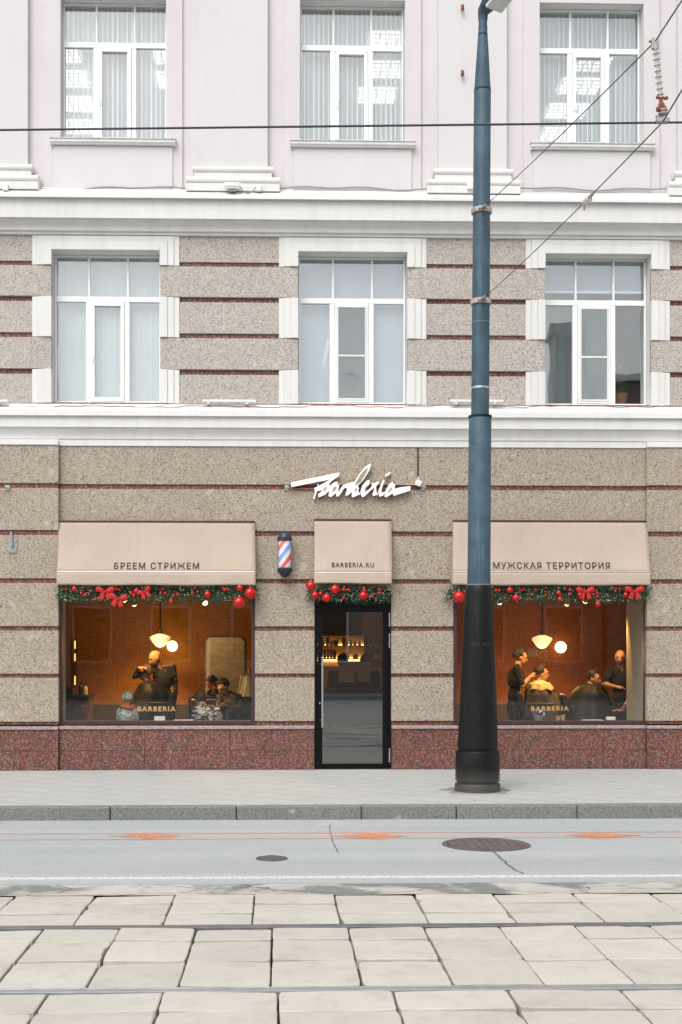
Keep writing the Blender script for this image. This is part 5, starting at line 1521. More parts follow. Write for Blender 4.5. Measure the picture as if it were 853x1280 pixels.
TAGM = ["skin", "shirt", "pants", "eye_dark", "lips", "stubble", "leather_black"]
def person(label, base, face, J, shirt="dark_cloth", pants="jeans", hair="hair_dark", hairstyle="short", beard=False, bare=True, pitch=0.0, hyaw=None, sc=1.0, hands=True, group=None, voxel=.009):
    base = Vector(base)
    o = thing("person", label, "person", base, group)
    V = lambda p: base + Vector(p) * 1.0
    f = Vector((math.cos(face), math.sin(face), 0)); rgt = Vector((f.y, -f.x, 0))
    hy_ = face if hyaw is None else hyaw
    hf = Vector((math.cos(hy_), math.sin(hy_), 0)); hr = Vector((hf.y, -hf.x, 0))
    Rm = Matrix.Rotation(pitch, 3, hr)
    hF, hU = Rm @ hf, Rm @ Vector((0, 0, 1))
    HM = Matrix((hr, hF, hU)).transposed()          # head local (right, forward, up) -> world
    BM = Matrix((rgt, f, Vector((0, 0, 1)))).transposed()
    pel, che, nec, hd = V(J['pelvis']), V(J['chest']), V(J['neck']), V(J['head'])
    E_ = []; s = sc
    tors = (che - pel); tm_ = tors.normalized()
    TB = Matrix((rgt, tm_.cross(rgt) * -1 if False else rgt.cross(tm_) * -1, tm_)).transposed()
    E_ += [('e', pel, (.165 * s, .12 * s, .13 * s), BM, 2), ('e', pel + tors * .42, (.15 * s, .112 * s, .17 * s), TB, 1), ('e', che, (.178 * s, .128 * s, .19 * s), TB, 1), ('e', pel + tors * .12, (.155 * s, .118 * s, .12 * s), TB, 1)]
    E_ += [('c', nec - (nec - che) * .25, nec + (hd - nec) * .45, .058 * s, .052 * s, 0)]
    for sd in ('L', 'R'):
        sg = -1 if sd == 'L' else 1
        sh, el, wr = V(J['sho' + sd]), V(J['elb' + sd]), V(J['wri' + sd])
        E_ += [('c', nec - (nec - che) * .3, sh, .058 * s, .056 * s, 1), ('c', che, sh, .09 * s, .056 * s, 1), ('c', sh, sh.lerp(el, .9), .062 * s, .05 * s, 1)]
        E_ += [('c', sh.lerp(el, .85), el, .046 * s, .044 * s, 0 if bare else 1), ('c', el, wr, .043 * s, .029 * s, 0 if bare else 1)]
        if hands:
            hd_ = J.get('hand' + sd); d = (Vector(hd_[0]) if hd_ else (wr - el)); n = Vector(hd_[1]) if hd_ else -f
            E_ += hand_prims(wr, d, n, (hd_[2] if hd_ else .5), sg, 0)
        hp, kn, an = V(J['hip' + sd]), V(J['kne' + sd]), V(J['ank' + sd])
        E_ += [('c', pel, hp, .10 * s, .095 * s, 2), ('c', hp, kn, .092 * s, .062 * s, 2), ('c', kn, an, .060 * s, .042 * s, 2), ('c', an, an + f * .15 * s - Vector((0, 0, .035 * s)), .045 * s, .038 * s, 6)]
    hs = J.get('hs', 1.0)
    h = lambda x, y, z: hd + HM @ Vector((x, y, z)) * hs
    es = lambda *r: tuple(q_ * hs for q_ in r)
    E_ += [('e', h(0, -.008, .022), es(.077, .096, .092), HM, 0), ('e', h(0, .028, -.045), es(.060, .066, .066), HM, 5 if beard else 0), ('e', h(0, .045, .005), es(.060, .055, .07), HM, 0),
           ('c', h(0, .088, .012), h(0, .112, -.026), .010 * hs, .016 * hs, 0), ('e', h(.074, -.008, -.01), es(.013, .024, .034), HM, 0), ('e', h(-.074, -.008, -.01), es(.013, .024, .034), HM, 0),
           ('c', h(-.045, .080, .034), h(.045, .080, .034), .012 * hs, .012 * hs, 0), ('c', h(-.048, .089, .038), h(-.018, .094, .038), .0045 * hs, .0045 * hs, 5), ('c', h(.018, .094, .038), h(.048, .089, .038), .0045 * hs, .0045 * hs, 5), ('c', h(-.02, .090, -.058), h(.02, .090, -.058), .008 * hs, .008 * hs, 4)]
    for q_ in (-1, 1): E_ += [('e', h(q_ * .030, .086, .012), es(.013, .010, .009), HM, 3)]
    if beard: E_ += [('c', h(-.058, .0, -.03), h(0, .07, -.075), .022 * hs, .03 * hs, 5), ('c', h(.058, .0, -.03), h(0, .07, -.075), .022 * hs, .03 * hs, 5), ('c', h(-.025, .094, -.046), h(.025, .094, -.046), .008 * hs, .008 * hs, 5)]
    m = MB()
    for e in E_:
        if e[0] == 'e': m.ball(e[1], 1.0, 18, 12, e[2], e[3])
        else:
            a, b = Vector(e[1]), Vector(e[2]); m.ball(a, e[3], 12, 8); m.ball(b, e[4], 12, 8)
            if (b - a).length > 1e-4: m.cyl(a, b, e[3], e[4], 12)
    tmp = bpy.data.meshes.new("t"); tmp.from_pydata(m.v, [], m.f); to = bpy.data.objects.new("t", tmp); COL.objects.link(to)
    rmod = to.modifiers.new("r", 'REMESH'); rmod.mode = 'VOXEL'; rmod.voxel_size = voxel; rmod.use_smooth_shade = True
    sm = to.modifiers.new("s", 'SMOOTH'); sm.iterations = 2; sm.factor = .5
    bpy.context.view_layer.update(); dg = bpy.context.evaluated_depsgraph_get()
    me = bpy.data.meshes.new_from_object(to.evaluated_get(dg)); bpy.data.objects.remove(to); bpy.data.meshes.remove(tmp)
    nP = len(me.polygons); C_ = np.empty(nP * 3, np.float32); me.polygons.foreach_get("center", C_); C_ = C_.reshape(-1, 3)
    best = np.full(nP, 1e9); mi = np.zeros(nP, np.int32)
    for e in E_:
        if e[0] == 'e':
            inv = np.array(e[3].transposed()); q_ = (C_ - np.array(e[1])) @ inv.T
            rr = np.array(e[2]); k0 = np.linalg.norm(q_ / rr, axis=1); d = (k0 - 1) * rr.min()
        else:
            a, b = np.array(e[1]), np.array(e[2]); ab = b - a; t = np.clip(((C_ - a) @ ab) / max(1e-9, ab @ ab), 0, 1)
            d = np.linalg.norm(C_ - (a + t[:, None] * ab), axis=1) - (e[3] + (e[4] - e[3]) * t)
        if e[-1] in (3, 4): d -= .003
        up_ = d < best; best[up_] = d[up_]; mi[up_] = e[-1]
    # folds in the clothes, a little unevenness everywhere
    nV = len(me.vertices); vt = np.zeros(nV, bool)
    lt = np.empty(nP, np.int32); me.polygons.foreach_get("loop_total", lt); lv = np.empty(len(me.loops), np.int32); me.loops.foreach_get("vertex_index", lv)
    vt[lv[np.repeat((mi == 1) | (mi == 2), lt)]] = True
    sd_ = len(label) * 1.7
    me.update()
    CO = np.empty(nV * 3, np.float32); NO = np.empty(nV * 3, np.float32); me.vertices.foreach_get("co", CO); me.vertices.foreach_get("normal", NO)
    CO = CO.reshape(-1, 3); NO = NO.reshape(-1, 3)
    for q_ in range(nV):
        if vt[q_]:
            p_ = Vector(CO[q_]); n1 = noise.noise(Vector((p_.x * 9 + sd_, p_.y * 9, p_.z * 15))); n2 = noise.noise(Vector((p_.x * 22, p_.y * 22 + sd_, p_.z * 30)))
            CO[q_] += NO[q_] * (.010 * (abs(n1) * 2 - .5) + .004 * n2)
    me.vertices.foreach_set("co", CO.ravel())
    for k in TAGM: me.materials.append(MATS[{"shirt": shirt, "pants": pants}.get(k, k)])
    me.polygons.foreach_set("material_index", mi); me.polygons.foreach_set("use_smooth", np.ones(nP, bool))
    me.transform(Matrix.Translation(-base)); me.update()
    me.name = "body"; bo = bpy.data.objects.new("body", me); COL.objects.link(bo); bo.parent = o; ORIGIN[bo.name] = tuple(base)
    if hairstyle:
        m = MB(); seg, rings = 40, 26; vs = []; keep = []
        rg = random.Random(len(label))
        for i in range(rings + 1):
            t = math.pi * i / rings
            for k in range(seg):
                a = 2 * math.pi * k / seg
                p = Vector((math.sin(t) * math.cos(a), math.sin(t) * math.sin(a), math.cos(t)))
                g = 1.0 + (.085 if hairstyle in ("full", "long") else .05) * (rg.uniform(-1, 1) * .6 + noise.noise(p * 5 + Vector((sd_, 0, 0))))
                vol = {"short": 1.07, "full": 1.17, "crop": 1.035, "long": 1.14, "beanie": 1.12}[hairstyle]
                vs.append(h(p.x * .077 * vol * g, -.008 + p.y * .097 * vol * g - (.012 if hairstyle == "full" else 0), .022 + p.z * .094 * vol * g + (.012 if p.z > .3 and hairstyle in ("full", "short") else 0)))
                keep.append((p.y < .35 + .4 * max(0, p.z - .3) and p.z > (-.45 if p.y < -.1 else -.05 - .0)) or p.z > (.62 if hairstyle != "beanie" else .3) or (hairstyle == "long" and p.y < .1 and p.z > -.95))
        fs = []
        for i in range(rings):
            for k in range(seg):
                q4 = (i * seg + k, (i + 1) * seg + k, (i + 1) * seg + (k + 1) % seg, i * seg + (k + 1) % seg)
                if all(keep[j] for j in q4): fs.append(q4)
        m.add(vs, fs)
        hm = m.build("hat" if hairstyle == "beanie" else "hair", hair, o, True)
        sm_ = hm.modifiers.new("solid", 'SOLIDIFY'); sm_.thickness = .008; sm_.offset = 0
    return o
def cape(o, mat, rings, seed, name="cape"):
    """draped cloth: rings of (centre, rx, ry)"""
    base = Vector(ORIGIN[o.name]); m = MB(); n = 48; vs = []; fs = []; K = 4
    R2 = []
    for (a, b) in zip(rings[:-1], rings[1:]):
        for j in range(K):
            t = j / K; R2.append((Vector(a[0]).lerp(Vector(b[0]), t), a[1] + (b[1] - a[1]) * t, a[2] + (b[2] - a[2]) * t))
    R2.append((Vector(rings[-1][0]), rings[-1][1], rings[-1][2]))
    for i, (c, rx, ry) in enumerate(R2):
        dep_ = i / (len(R2) - 1)
        for k in range(n):
            a = 2 * math.pi * k / n
            fo = 1 + dep_ * (.07 * math.sin(a * 9 + seed) + .05 * math.sin(a * 5 + 2 * seed + dep_ * 3) + .04 * noise.noise(Vector((math.cos(a) * 3, math.sin(a) * 3, dep_ * 4 + seed))))
            vs.append(base + c + Vector((rx * fo * math.cos(a), ry * fo * math.sin(a), .015 * math.sin(a * 7 + seed) * dep_)))
    for i in range(len(R2) - 1):
        for k in range(n): fs.append((i * n + k, i * n + (k + 1) % n, (i + 1) * n + (k + 1) % n, (i + 1) * n + k))
    m.add(vs, fs)
    c_ = m.build(name, mat, o, True); s_ = c_.modifiers.new("solid", 'SOLIDIFY'); s_.thickness = .006
    return c_
def barber_chair(label, x, Y, ang, seat=.62):
    o = thing("barber_chair", label, "chair", (x, Y, .02), "black barber chairs")
    f = Vector((math.cos(ang), math.sin(ang), 0)); r_ = Vector((f.y, -f.x, 0)); c = Vector((x, Y, .02))
    def obox(name, cc, a, b, h, mat, bev, tilt=0):
        m = MB(); m.box(-a, a, -b, b, -h, h)
        mt = Matrix((r_, f, Vector((0, 0, 1)))).transposed() @ Matrix.Rotation(tilt, 3, 'X')
        m.v = [tuple(cc + mt @ Vector(p)) for p in m.v]; return m.build(name, mat, o, True, bevel=bev, seg=3)
    m = MB(); m.lathe([(.34, 0), (.34, .02), (.30, .035), (.06, .05), (.05, seat - .15), (.09, seat - .1), (0, seat - .1)], c, 28); m.build("pedestal", "steel", o, True)
    obox("seat", c + Vector((0, 0, seat - .04)), .27, .27, .06, "leather_black", .03)
    obox("backrest", c - f * .30 + Vector((0, 0, seat + .20)), .25, .05, .17, "leather_black", .04, R(10))
    for sg in (-1, 1): obox("armrest", c + r_ * sg * .30 + Vector((0, 0, seat + .16)), .035, .22, .03, "leather_black", .015)
    obox("footrest", c + f * .48 + Vector((0, 0, .16)), .20, .09, .015, "steel", .008)
    return o
def offs(px0, Y, pts, extraY=None):
    """picture measurements -> offsets from the figure's base"""
    x0 = FX(px0, Y); out = {}
    for k, (px, py, dy) in pts.items():
        x, zz = F(px, py, Y + dy); out[k] = (x - x0, dy, zz - .02)
    return (x0, Y, .02), out
def legs_stand(J, px, pz=.9, ang=0.0, sx=.09):
    f = Vector((math.cos(ang), math.sin(ang), 0)); r_ = Vector((f.y, -f.x, 0)); b = Vector((J['pelvis'][0], J['pelvis'][1], 0))
    for sd, sg in (('L', -1), ('R', 1)):
        q_ = b + r_ * sg * sx
        J['hip' + sd] = tuple(q_ + Vector((0, 0, J['pelvis'][2] - .04))); J['kne' + sd] = tuple(q_ + f * .02 + Vector((0, 0, J['pelvis'][2] * .54))); J['ank' + sd] = tuple(q_ - f * .02 + r_ * sg * .03 + Vector((0, 0, .075)))
def legs_sit(J, ang, footz=.18, thigh=.42):
    f = Vector((math.cos(ang), math.sin(ang), 0)); r_ = Vector((f.y, -f.x, 0)); b = Vector(J['pelvis'])
    for sd, sg in (('L', -1), ('R', 1)):
        q_ = b + r_ * sg * .10
        J['hip' + sd] = tuple(q_); J['kne' + sd] = tuple(q_ + f * thigh + Vector((0, 0, .03)) + r_ * sg * .04); J['ank' + sd] = tuple(q_ + f * (thigh + .08) + Vector((0, 0, footz - b.z)) + r_ * sg * .05)

# left window: barber leaning over his client
b, J = offs(206, 3.3, {'pelvis': (207, 884, 0), 'chest': (204, 849, -.02), 'neck': (200, 832, -.06), 'head': (194, 822, -.14), 'shoR': (189, 834, -.10), 'elbR': (168.5, 845.5, -.22), 'wriR': (172.5, 835, -.28),
                       'shoL': (216, 834, .02), 'elbL': (219.5, 855, .0), 'wriL': (220.5, 866, -.06)})
J['handR'] = ((.5, -.1, .05), (0, .1, -1), .5); J['handL'] = ((-.02, -.05, -1), (-1, 0, 0), .5)
legs_stand(J, 207, ang=R(-115))
person("bald bearded barber in black bending over a seated client in the left window", b, R(-115), J, pants="dark_cloth", hair="hair_dark", hairstyle=None, beard=True, bare=False, pitch=R(-28), hyaw=R(-150))
b, J = offs(190, 3.15, {'pelvis': (193, 883, 0), 'chest': (189.5, 863, 0), 'neck': (186, 851.5, 0), 'head': (182, 842.5, 0), 'shoR': (187, 858, .19), 'elbR': (186, 874, .24), 'wriR': (174, 880, .14), 'shoL': (187, 858, -.19), 'elbL': (186, 874, -.26), 'wriL': (174, 880, -.14)})
J['handR'] = J['handL'] = ((-1, 0, -.1), (0, 0, -1), .5)
legs_sit(J, R(180))
pc1 = person("young man facing left in a dark cape having his hair cut", b, R(180), J, hair="hair_brown", hairstyle="full", pitch=R(-12), bare=False)
x0_ = FX(190, 3.15)
def rel(px, py, Y, dy=0): x, zz = F(px, py, Y + dy); return Vector((x - b[0], dy, zz - .02))
cape(pc1, "charcoal_cape", [(rel(186.5, 852, 3.15), .065, .065), (rel(187.5, 854.3, 3.15), .17, .27), (rel(189, 864, 3.15), .25, .33), (rel(186, 876, 3.15), .31, .33), (rel(180, 888, 3.15), .42, .36), (rel(178, 905, 3.15), .46, .37)], 1.0)
barber_chair("black barber chair under the young man in a dark cape", FX(193, 3.15), 3.15, R(180), .62)
# child in a patterned jacket, back to the glass
b, J = offs(159, 1.0, {'pelvis': (159, 914, 0), 'chest': (159, 896, 0), 'neck': (159.5, 883, .0), 'head': (159.5, 874, .02), 'shoL': (150, 888, 0), 'elbL': (147.5, 899, .02), 'wriL': (149, 908, .1), 'shoR': (168.5, 888, 0), 'elbR': (171, 899, .02), 'wriR': (169, 908, .1)})
J['hs'] = .92
legs_stand(J, 159, ang=R(90), sx=.07)
pk = person("child in a patterned hat, camouflage jacket and orange scarf at the left window", b, R(90), J, shirt="camo_cloth", pants="jeans", hair="camo_cloth", hairstyle="beanie", bare=False, sc=.72, pitch=R(-10), hyaw=R(110))
m = MB(); nk = Vector(b) + Vector(J['neck'])
ring = [(nk + Vector((.088 * math.cos(a), .085 * math.sin(a), -.005 + .012 * math.sin(a * 2)))) for a in [2 * math.pi * i / 24 for i in range(25)]]
m.tube(ring, .028, 10)
m.build("scarf", "orange_scarf", pk, True)
# zebra jacket
b, J = offs(259, 1.05, {'pelvis': (262, 916, .05), 'chest': (260, 896, .0), 'neck': (254, 882, .04), 'head': (250.5, 873.5, .1), 'shoL': (246.5, 888, .02), 'elbL': (243, 902, .06), 'wriL': (247, 910, .2), 'shoR': (271, 889, .02), 'elbR': (276, 903, .06), 'wriR': (270, 910, .2)})
J['hs'] = .95
legs_stand(J, 262, ang=R(100), sx=.08)
person("person seen from behind in a zebra-striped jacket, bending in the left window", b, R(100), J, shirt="zebra_cloth", pants="jeans", hair="hair_brown", hairstyle="long", bare=False, sc=1.02, pitch=R(-35), hyaw=R(120))
# man looking at his hands, below the mirror
b, J = offs(287, 3.7, {'pelvis': (291, 893, .1), 'chest': (288, 877, .05), 'neck': (284, 865.5, 0), 'head': (279.5, 858.5, -.08), 'shoR': (275, 871, .0), 'elbR': (273, 885, -.1), 'wriR': (276.5, 883, -.28), 'shoL': (299, 871, .08), 'elbL': (300, 886, -.06), 'wriL': (280, 884, -.26)})
J['handR'] = ((.2, -.5, .1), (0, 0, 1), .9); J['handL'] = ((-1, -.4, .1), (0, 0, 1), .9)
legs_sit(J, R(-115), .09, .40)
person("seated man in a striped dark sweater looking down at his hands below the mirror", b, R(-115), J, shirt="stripe_cloth", pants="dark_cloth", hair="hair_dark", hairstyle="full", bare=False, pitch=R(-38), hyaw=R(-145))
x = FX(289, 3.85)
o = thing("waiting_sofa", "low dark sofa under the rounded mirror with a man sitting on it", "sofa", (x, 3.85, .02))
m = MB(); m.box(x - .75, x + .75, 3.55, 4.2, .2, .50); m.build("seat", "leather_black", o, True, bevel=.05, seg=3)
m = MB(); m.box(x - .75, x + .75, 4.22, 4.42, .2, .86); m.build("backrest", "leather_black", o, True, bevel=.06, seg=3)
for sx in (-1, 1):
    for yy in (3.6, 4.35):
        m = MB(); m.cyl((x + sx * .68, yy, .02), (x + sx * .68, yy, .2), .02, n=8); m.build("leg", "steel", o)

# right window: barber behind a towelled client
b, J = offs(644, 2.6, {'pelvis': (643, 886, 0), 'chest': (644.5, 848, 0), 'neck': (647.5, 830.5, 0), 'head': (651, 821.5, 0), 'shoR': (646.5, 834.5, -.17), 'elbR': (653, 857, -.20), 'wriR': (661.5, 847.5, -.14), 'shoL': (648, 834.5, .17), 'elbL': (656, 855, .2), 'wriL': (664, 845, .12)})
J['handR'] = ((.75, .1, .75), (.6, .3, -.6), .25); J['handL'] = ((.8, -.2, .5), (.5, -.3, -.7), .4)
legs_stand(J, 643, ang=R(0))
person("dark-haired barber in black holding a client's head, seen from the side", b, R(0), J, pants="dark_cloth", hair="hair_dark", hairstyle="full", pitch=R(-14))
b, J = offs(674, 2.5, {'pelvis': (671, 886, 0), 'chest': (671.5, 866, 0), 'neck': (673.5, 852.5, 0), 'head': (677.5, 842, 0), 'shoR': (673, 859, -.19), 'elbR': (677, 874, -.25), 'wriR': (690, 880, -.16), 'shoL': (673, 859, .19), 'elbL': (677, 874, .25), 'wriL': (690, 880, .16)})
J['handR'] = J['handL'] = ((1, 0, -.1), (0, 0, -1), .5)
legs_sit(J, R(0))
pc2 = person("client facing right with a cream towel round the neck and dark hair", b, R(0), J, hair="hair_dark", hairstyle="full", pitch=R(-6), bare=False)
def rel(px, py, Y, dy=0): x, zz = F(px, py, Y + dy); return Vector((x - b[0], dy, zz - .02))
cape(pc2, "grey_cape", [(rel(673.5, 854, 2.5), .07, .07), (rel(673.5, 855.8, 2.5), .15, .27), (rel(675, 866, 2.5), .23, .33), (rel(679, 877, 2.5), .29, .32), (rel(684, 887, 2.5), .38, .34), (rel(686, 905, 2.5), .42, .36)], 2.2)
cape(pc2, "towel_cream", [(rel(674, 850, 2.5), .068, .07), (rel(673.8, 852.5, 2.5), .11, .13), (rel(674, 854.3, 2.5), .165, .285), (rel(675.5, 862, 2.5), .22, .33)], 5.0, "towel")
m = MB()
p0 = Vector(b) + rel(680, 858, 2.5, -.17); p1 = Vector(b) + rel(683.5, 868, 2.5, -.27); 
m.tube([p0, p0.lerp(p1, .5) + Vector((0.01, -.02, 0)), p1], .03, 10); m.build("towel_end", "towel_cream", pc2, True)
barber_chair("black barber chair under the towelled client", FX(671, 2.5), 2.5, R(0), .62)
# black-caped client and the bald barber
b, J = offs(738, 1.8, {'pelvis': (730, 888, .05), 'chest': (734, 868, .02), 'neck': (738, 856, 0), 'head': (742, 848, 0), 'shoR': (737, 863, -.19), 'elbR': (741, 880, -.26), 'wriR': (752, 886, -.18), 'shoL': (736, 862, .2), 'elbL': (741, 880, .26), 'wriL': (752, 886, .18)})
J['handR'] = J['handL'] = ((1, 0, -.1), (0, 0, -1), .5)
legs_sit(J, R(-8))
pc3 = person("dark-bearded client under a wide black cape in the right window", b, R(-15), J, hair="hair_dark", hairstyle="short", beard=True, pitch=R(-8), hyaw=R(-25), bare=False)
def rel(px, py, Y, dy=0): x, zz = F(px, py, Y + dy); return Vector((x - b[0], dy, zz - .02))
cape(pc3, "charcoal_cape", [(rel(739, 855.5, 1.8), .068, .068), (rel(737.8, 857.5, 1.8), .17, .28), (rel(737, 866, 1.8), .27, .34), (rel(736, 877, 1.8), .33, .34), (rel(736, 890, 1.8), .40, .38), (rel(737, 908, 1.8), .45, .42)], 3.3)
barber_chair("black barber chair under the client in the wide black cape", FX(730, 1.85), 1.85, R(-8), .60)
b, J = offs(777, 1.75, {'pelvis': (778, 886, .05), 'chest': (776, 851, .0), 'neck': (776.5, 834, -.02), 'head': (775.5, 822, -.05), 'shoR': (762.5, 838, -.06), 'elbR': (755.5, 855, -.14), 'wriR': (770, 858.5, -.30), 'shoL': (790, 838, .06), 'elbL': (794, 862, -.02), 'wriL': (778, 888, -.22)})
J['handR'] = ((1, -.2, -.05), (0, .2, -1), .7); J['handL'] = ((-1, -.2, .1), (0, 0, -1), .4)
legs_stand(J, 778, ang=R(-100))
person("bald bearded barber in black standing beside the window's right pillar", b, R(-100), J, pants="dark_cloth", hairstyle=None, beard=True, pitch=R(-8), hyaw=R(-112))
# two people behind the door, backs to the glass
for px, yy, hp, lab in ((428.5, 3.5, 827.5, "person in black with their back to us, left of two behind the display board"), (457, 3.6, 828, "person in black with their back to us, right of two behind the display board")):
    b, J = offs(px, yy, {'pelvis': (px, 884, 0), 'chest': (px, 855, .0), 'neck': (px, 838.5, .02), 'head': (px, hp + .5, .05), 'shoL': (px - 14, 842.5, 0), 'elbL': (px - 15.5, 862, .05), 'wriL': (px - 12, 872, .22), 'shoR': (px + 14, 842.5, 0), 'elbR': (px + 15.5, 862, .05), 'wriR': (px + 12, 872, .22)})
    legs_stand(J, px, ang=R(90))
    person(lab, b, R(90), J, pants="dark_cloth", hair="hair_dark", hairstyle="full", bare=False, pitch=R(-15), group="people in black behind the door")

# ------------------------------------------------------------------ shop furniture
# rounded mirror on the golden wall
def rrect(x0, x1, z0, z1, r0, n=8):
    pts = []
    for cx, cz_, a0 in ((x1 - r0, z1 - r0, 0), (x0 + r0, z1 - r0, 90), (x0 + r0, z0 + r0, 180), (x1 - r0, z0 + r0, 270)):
        for k in range(n + 1):
            a = R(a0 + 90 * k / n); pts.append((cx + r0 * math.cos(a), cz_ + r0 * math.sin(a)))
    return pts
Y = YB - .03
x0, zt_ = F(256.5, 796, Y); x1, zb_ = F(306, 871, Y)
o = thing("wall_mirror", "tall mirror with rounded corners on the golden wall", "mirror", ((x0 + x1) / 2, Y, zb_))
def turned(m):
    c = Vector((x1, Y, 0)); rot = Matrix.Rotation(R(7.5), 3, 'Z')
    m.v = [tuple(c + rot @ (Vector(p) - c)) for p in m.v]; return m
m = MB(); m.prism(rrect(x0, x1, zb_, zt_, .11), Y - .012, Y + .006); turned(m).build("frame", "zinc", o)
m = MB(); m.prism(rrect(x0 + .014, x1 - .014, zb_ + .014, zt_ - .014, .10), Y - .016, Y - .0125); turned(m).build("glass", "mirror", o)
# framed brick print: small poster on the red wall
x0, z1_ = F(660, 811, YB - .01); x1, z0_ = F(672.5, 821, YB - .01)
m = MB(); m.box(x0, x1, YB - .014, YB - .004, z0_, z1_); tag(m.build("wall_poster", "ledge_stone", loc=((x0 + x1) / 2, YB, z0_)), "small pale poster on the reddish wall above the client's head", "poster")
# vanity counter at the far left
x0, x1 = FX(70, 3.0), FX(112, 3.0); zt_ = FZ(868.5, 95, 3.0)
o = thing("vanity_counter", "dark-topped wooden counter with drawers at the left window's left edge", "counter", ((x0 + x1) / 2, 3.2, .02))
m = MB(); m.box(x0, x1, 2.9, 3.6, zt_ - .04, zt_); m.build("top", "counter_dark", o, bevel=.006)
m = MB(); m.box(x0 + .02, x1 - .03, 2.98, 3.58, .02, zt_ - .042); m.build("body", "counter_wood", o)
for k in range(2):
    m = MB(); a = x0 + .04 + k * .27; m.box(a, a + .25, 2.955, 2.979, zt_ - .30, zt_ - .07); dwr = m.build("drawer", "counter_wood", o, bevel=.004)
    m = MB(); m.ball((a + .125, 2.94, zt_ - .18), .014, 8, 6); m.build("knob", "steel", dwr, True)
def bottle(px, zb, Y, h, rad, mat, label, group, nm="bottle", lidmat="bottle_black"):
    x = FX(px, Y)
    m = MB(); m.lathe([(rad * .95, 0), (rad, .01), (rad, h * .6), (rad * .8, h * .7), (rad * .4, h * .78), (rad * .38, h * .86)], (x, Y, zb), 14)
    o = thing(nm, label, "bottle", (x, Y, zb), group)
    m.build("flask", mat, o, True)
    m = MB(); m.lathe([(rad * .45, h * .86), (rad * .45, h), (0, h)], (x, Y, zb), 12); m.build("cap", lidmat, o, True)
for i, (px, mat, h) in enumerate(((83, "bottle_black", .16), (87, "bottle_black", .12), (91, "bottle_amber", .14), (101, "bottle_black", .2))):
    bottle(px, zt_ + .002, 3.1 + .05 * (i % 2), h, .035, mat, "dark bottle on the wooden counter at far left", "dark bottles on the left counter")
bottle(107, zt_ + .002, 3.05, .17, .036, "bottle_cream", "pale tall bottle at the right end of the left counter", None)
Y = YB - .05; x = FX(94, Y)
o = thing("wall_light_strip", "vertical glowing strip light on the wall above the left counter", "wall light", (x, Y, FZ(857, 94, Y)))
m = MB(); m.box(x - .035, x + .035, Y + .004, YB - .004, FZ(858, 94, Y), FZ(799, 94, Y)); m.build("housing", "counter_wood", o)
for pa, pb in ((801, 811), (817, 826), (845, 856)):
    m = MB(); m.box(x - .010, x + .010, Y - .006, Y + .003, FZ(pb, 94, Y), FZ(pa, 94, Y)); m.build("glow_tube", "strip_glow", o)
# grey coat on a hook
Y = YB - .22; x = FX(311, Y)
o = thing("hanging_coat", "long grey coat hanging at the right edge of the left window", "coat", (x, Y, FZ(845, 311, Y)))
cape(o, "zinc", [((0, 0, .05), .03, .03), ((0, 0, 0), .10, .06), ((0, 0, -.25), .15, .09), ((-.02, 0, -.6), .22, .11)], 1.7, "cloth")
m = MB(); m.tube([(x, YB - .0, FZ(838, 311, Y)), (x, Y, FZ(838.5, 311, Y)), (x, Y, FZ(841, 311, Y))], .012, 8); m.build("hook", "steel", o, True)
# inner pillar at the right window
m = MB(); m.box(SW[1][1] + .001, SW[1][1] + .5, TH + .002, 1.12, .02, ZCEIL - .01); m.build("interior_pillar", "jamb_plaster", B)
m = MB(); m.box(SW[1][0] - .4, SW[1][0] - .001, TH + .002, .66, .02, ZCEIL - .01); m.build("interior_pillar", "jamb_plaster", B)
m = MB(); m.box(SW[0][0] - .4, SW[0][0] - .001, TH + .002, .62, .02, ZCEIL - .01); m.build("interior_pillar", "jamb_plaster", B)
# shelves behind the door
Y = 4.45
sx0, sx1 = FX(396, Y), FX(477.5, Y); zs1, zs2, zs3 = FZ(806.5, 430, Y), FZ(822.8, 430, Y), FZ(861, 430, Y)
o = thing("lit_shelf_unit", "wooden shelf unit glowing with yellow strip lights behind the door", "shelf", ((sx0 + sx1) / 2, Y, .02))
m = MB(); m.box(sx0, sx1, Y + .235, Y + .25, .02, zs1 + .17); m.build("back_panel", "shelf_ply", o)
for zz in (zs1, zs2):
    m = MB(); m.box(sx0, sx1, Y, Y + .233, zz - .022, zz); sh = m.build("shelf", "shelf_ply", o)
    m = MB(); m.box(sx0 + .02, sx1 - .02, Y + .20, Y + .225, zz + .002, zz + .012); m.build("strip_light", "led_glow", sh)
m = MB(); m.box(sx0, sx1, Y + .02, Y + .233, .02, zs2 - .14); m.build("cabinet", "shelf_ply", o, bevel=.004)
m = MB(); m.box(sx0 + .02, sx1 - .02, Y + .20, Y + .225, zs2 - .045, zs2 - .03); m.build("strip_light", "led_glow", o)
for px, mat, h, rd in ((404, "bottle_cream", .12, .03), (414.5, "bottle_cream", .10, .03), (418.5, "bottle_red", .11, .026), (421.5, "bottle_red", .11, .026), (430, "bottle_amber", .15, .032), (433.5, "bottle_cream", .13, .03), (439, "bottle_cream", .09, .032), (444, "bottle_cream", .09, .032), (449.5, "bottle_cream", .08, .032)):
    bottle(px, zs1 + .001, Y + .09, h, rd, mat, {"bottle_cream": "cream bottle on the upper lit shelf behind the door", "bottle_red": "red bottle on the upper lit shelf behind the door", "bottle_amber": "tall amber bottle on the upper lit shelf behind the door"}[mat], {"bottle_cream": "cream bottles on the upper shelf", "bottle_red": "red bottles on the upper shelf"}.get(mat))
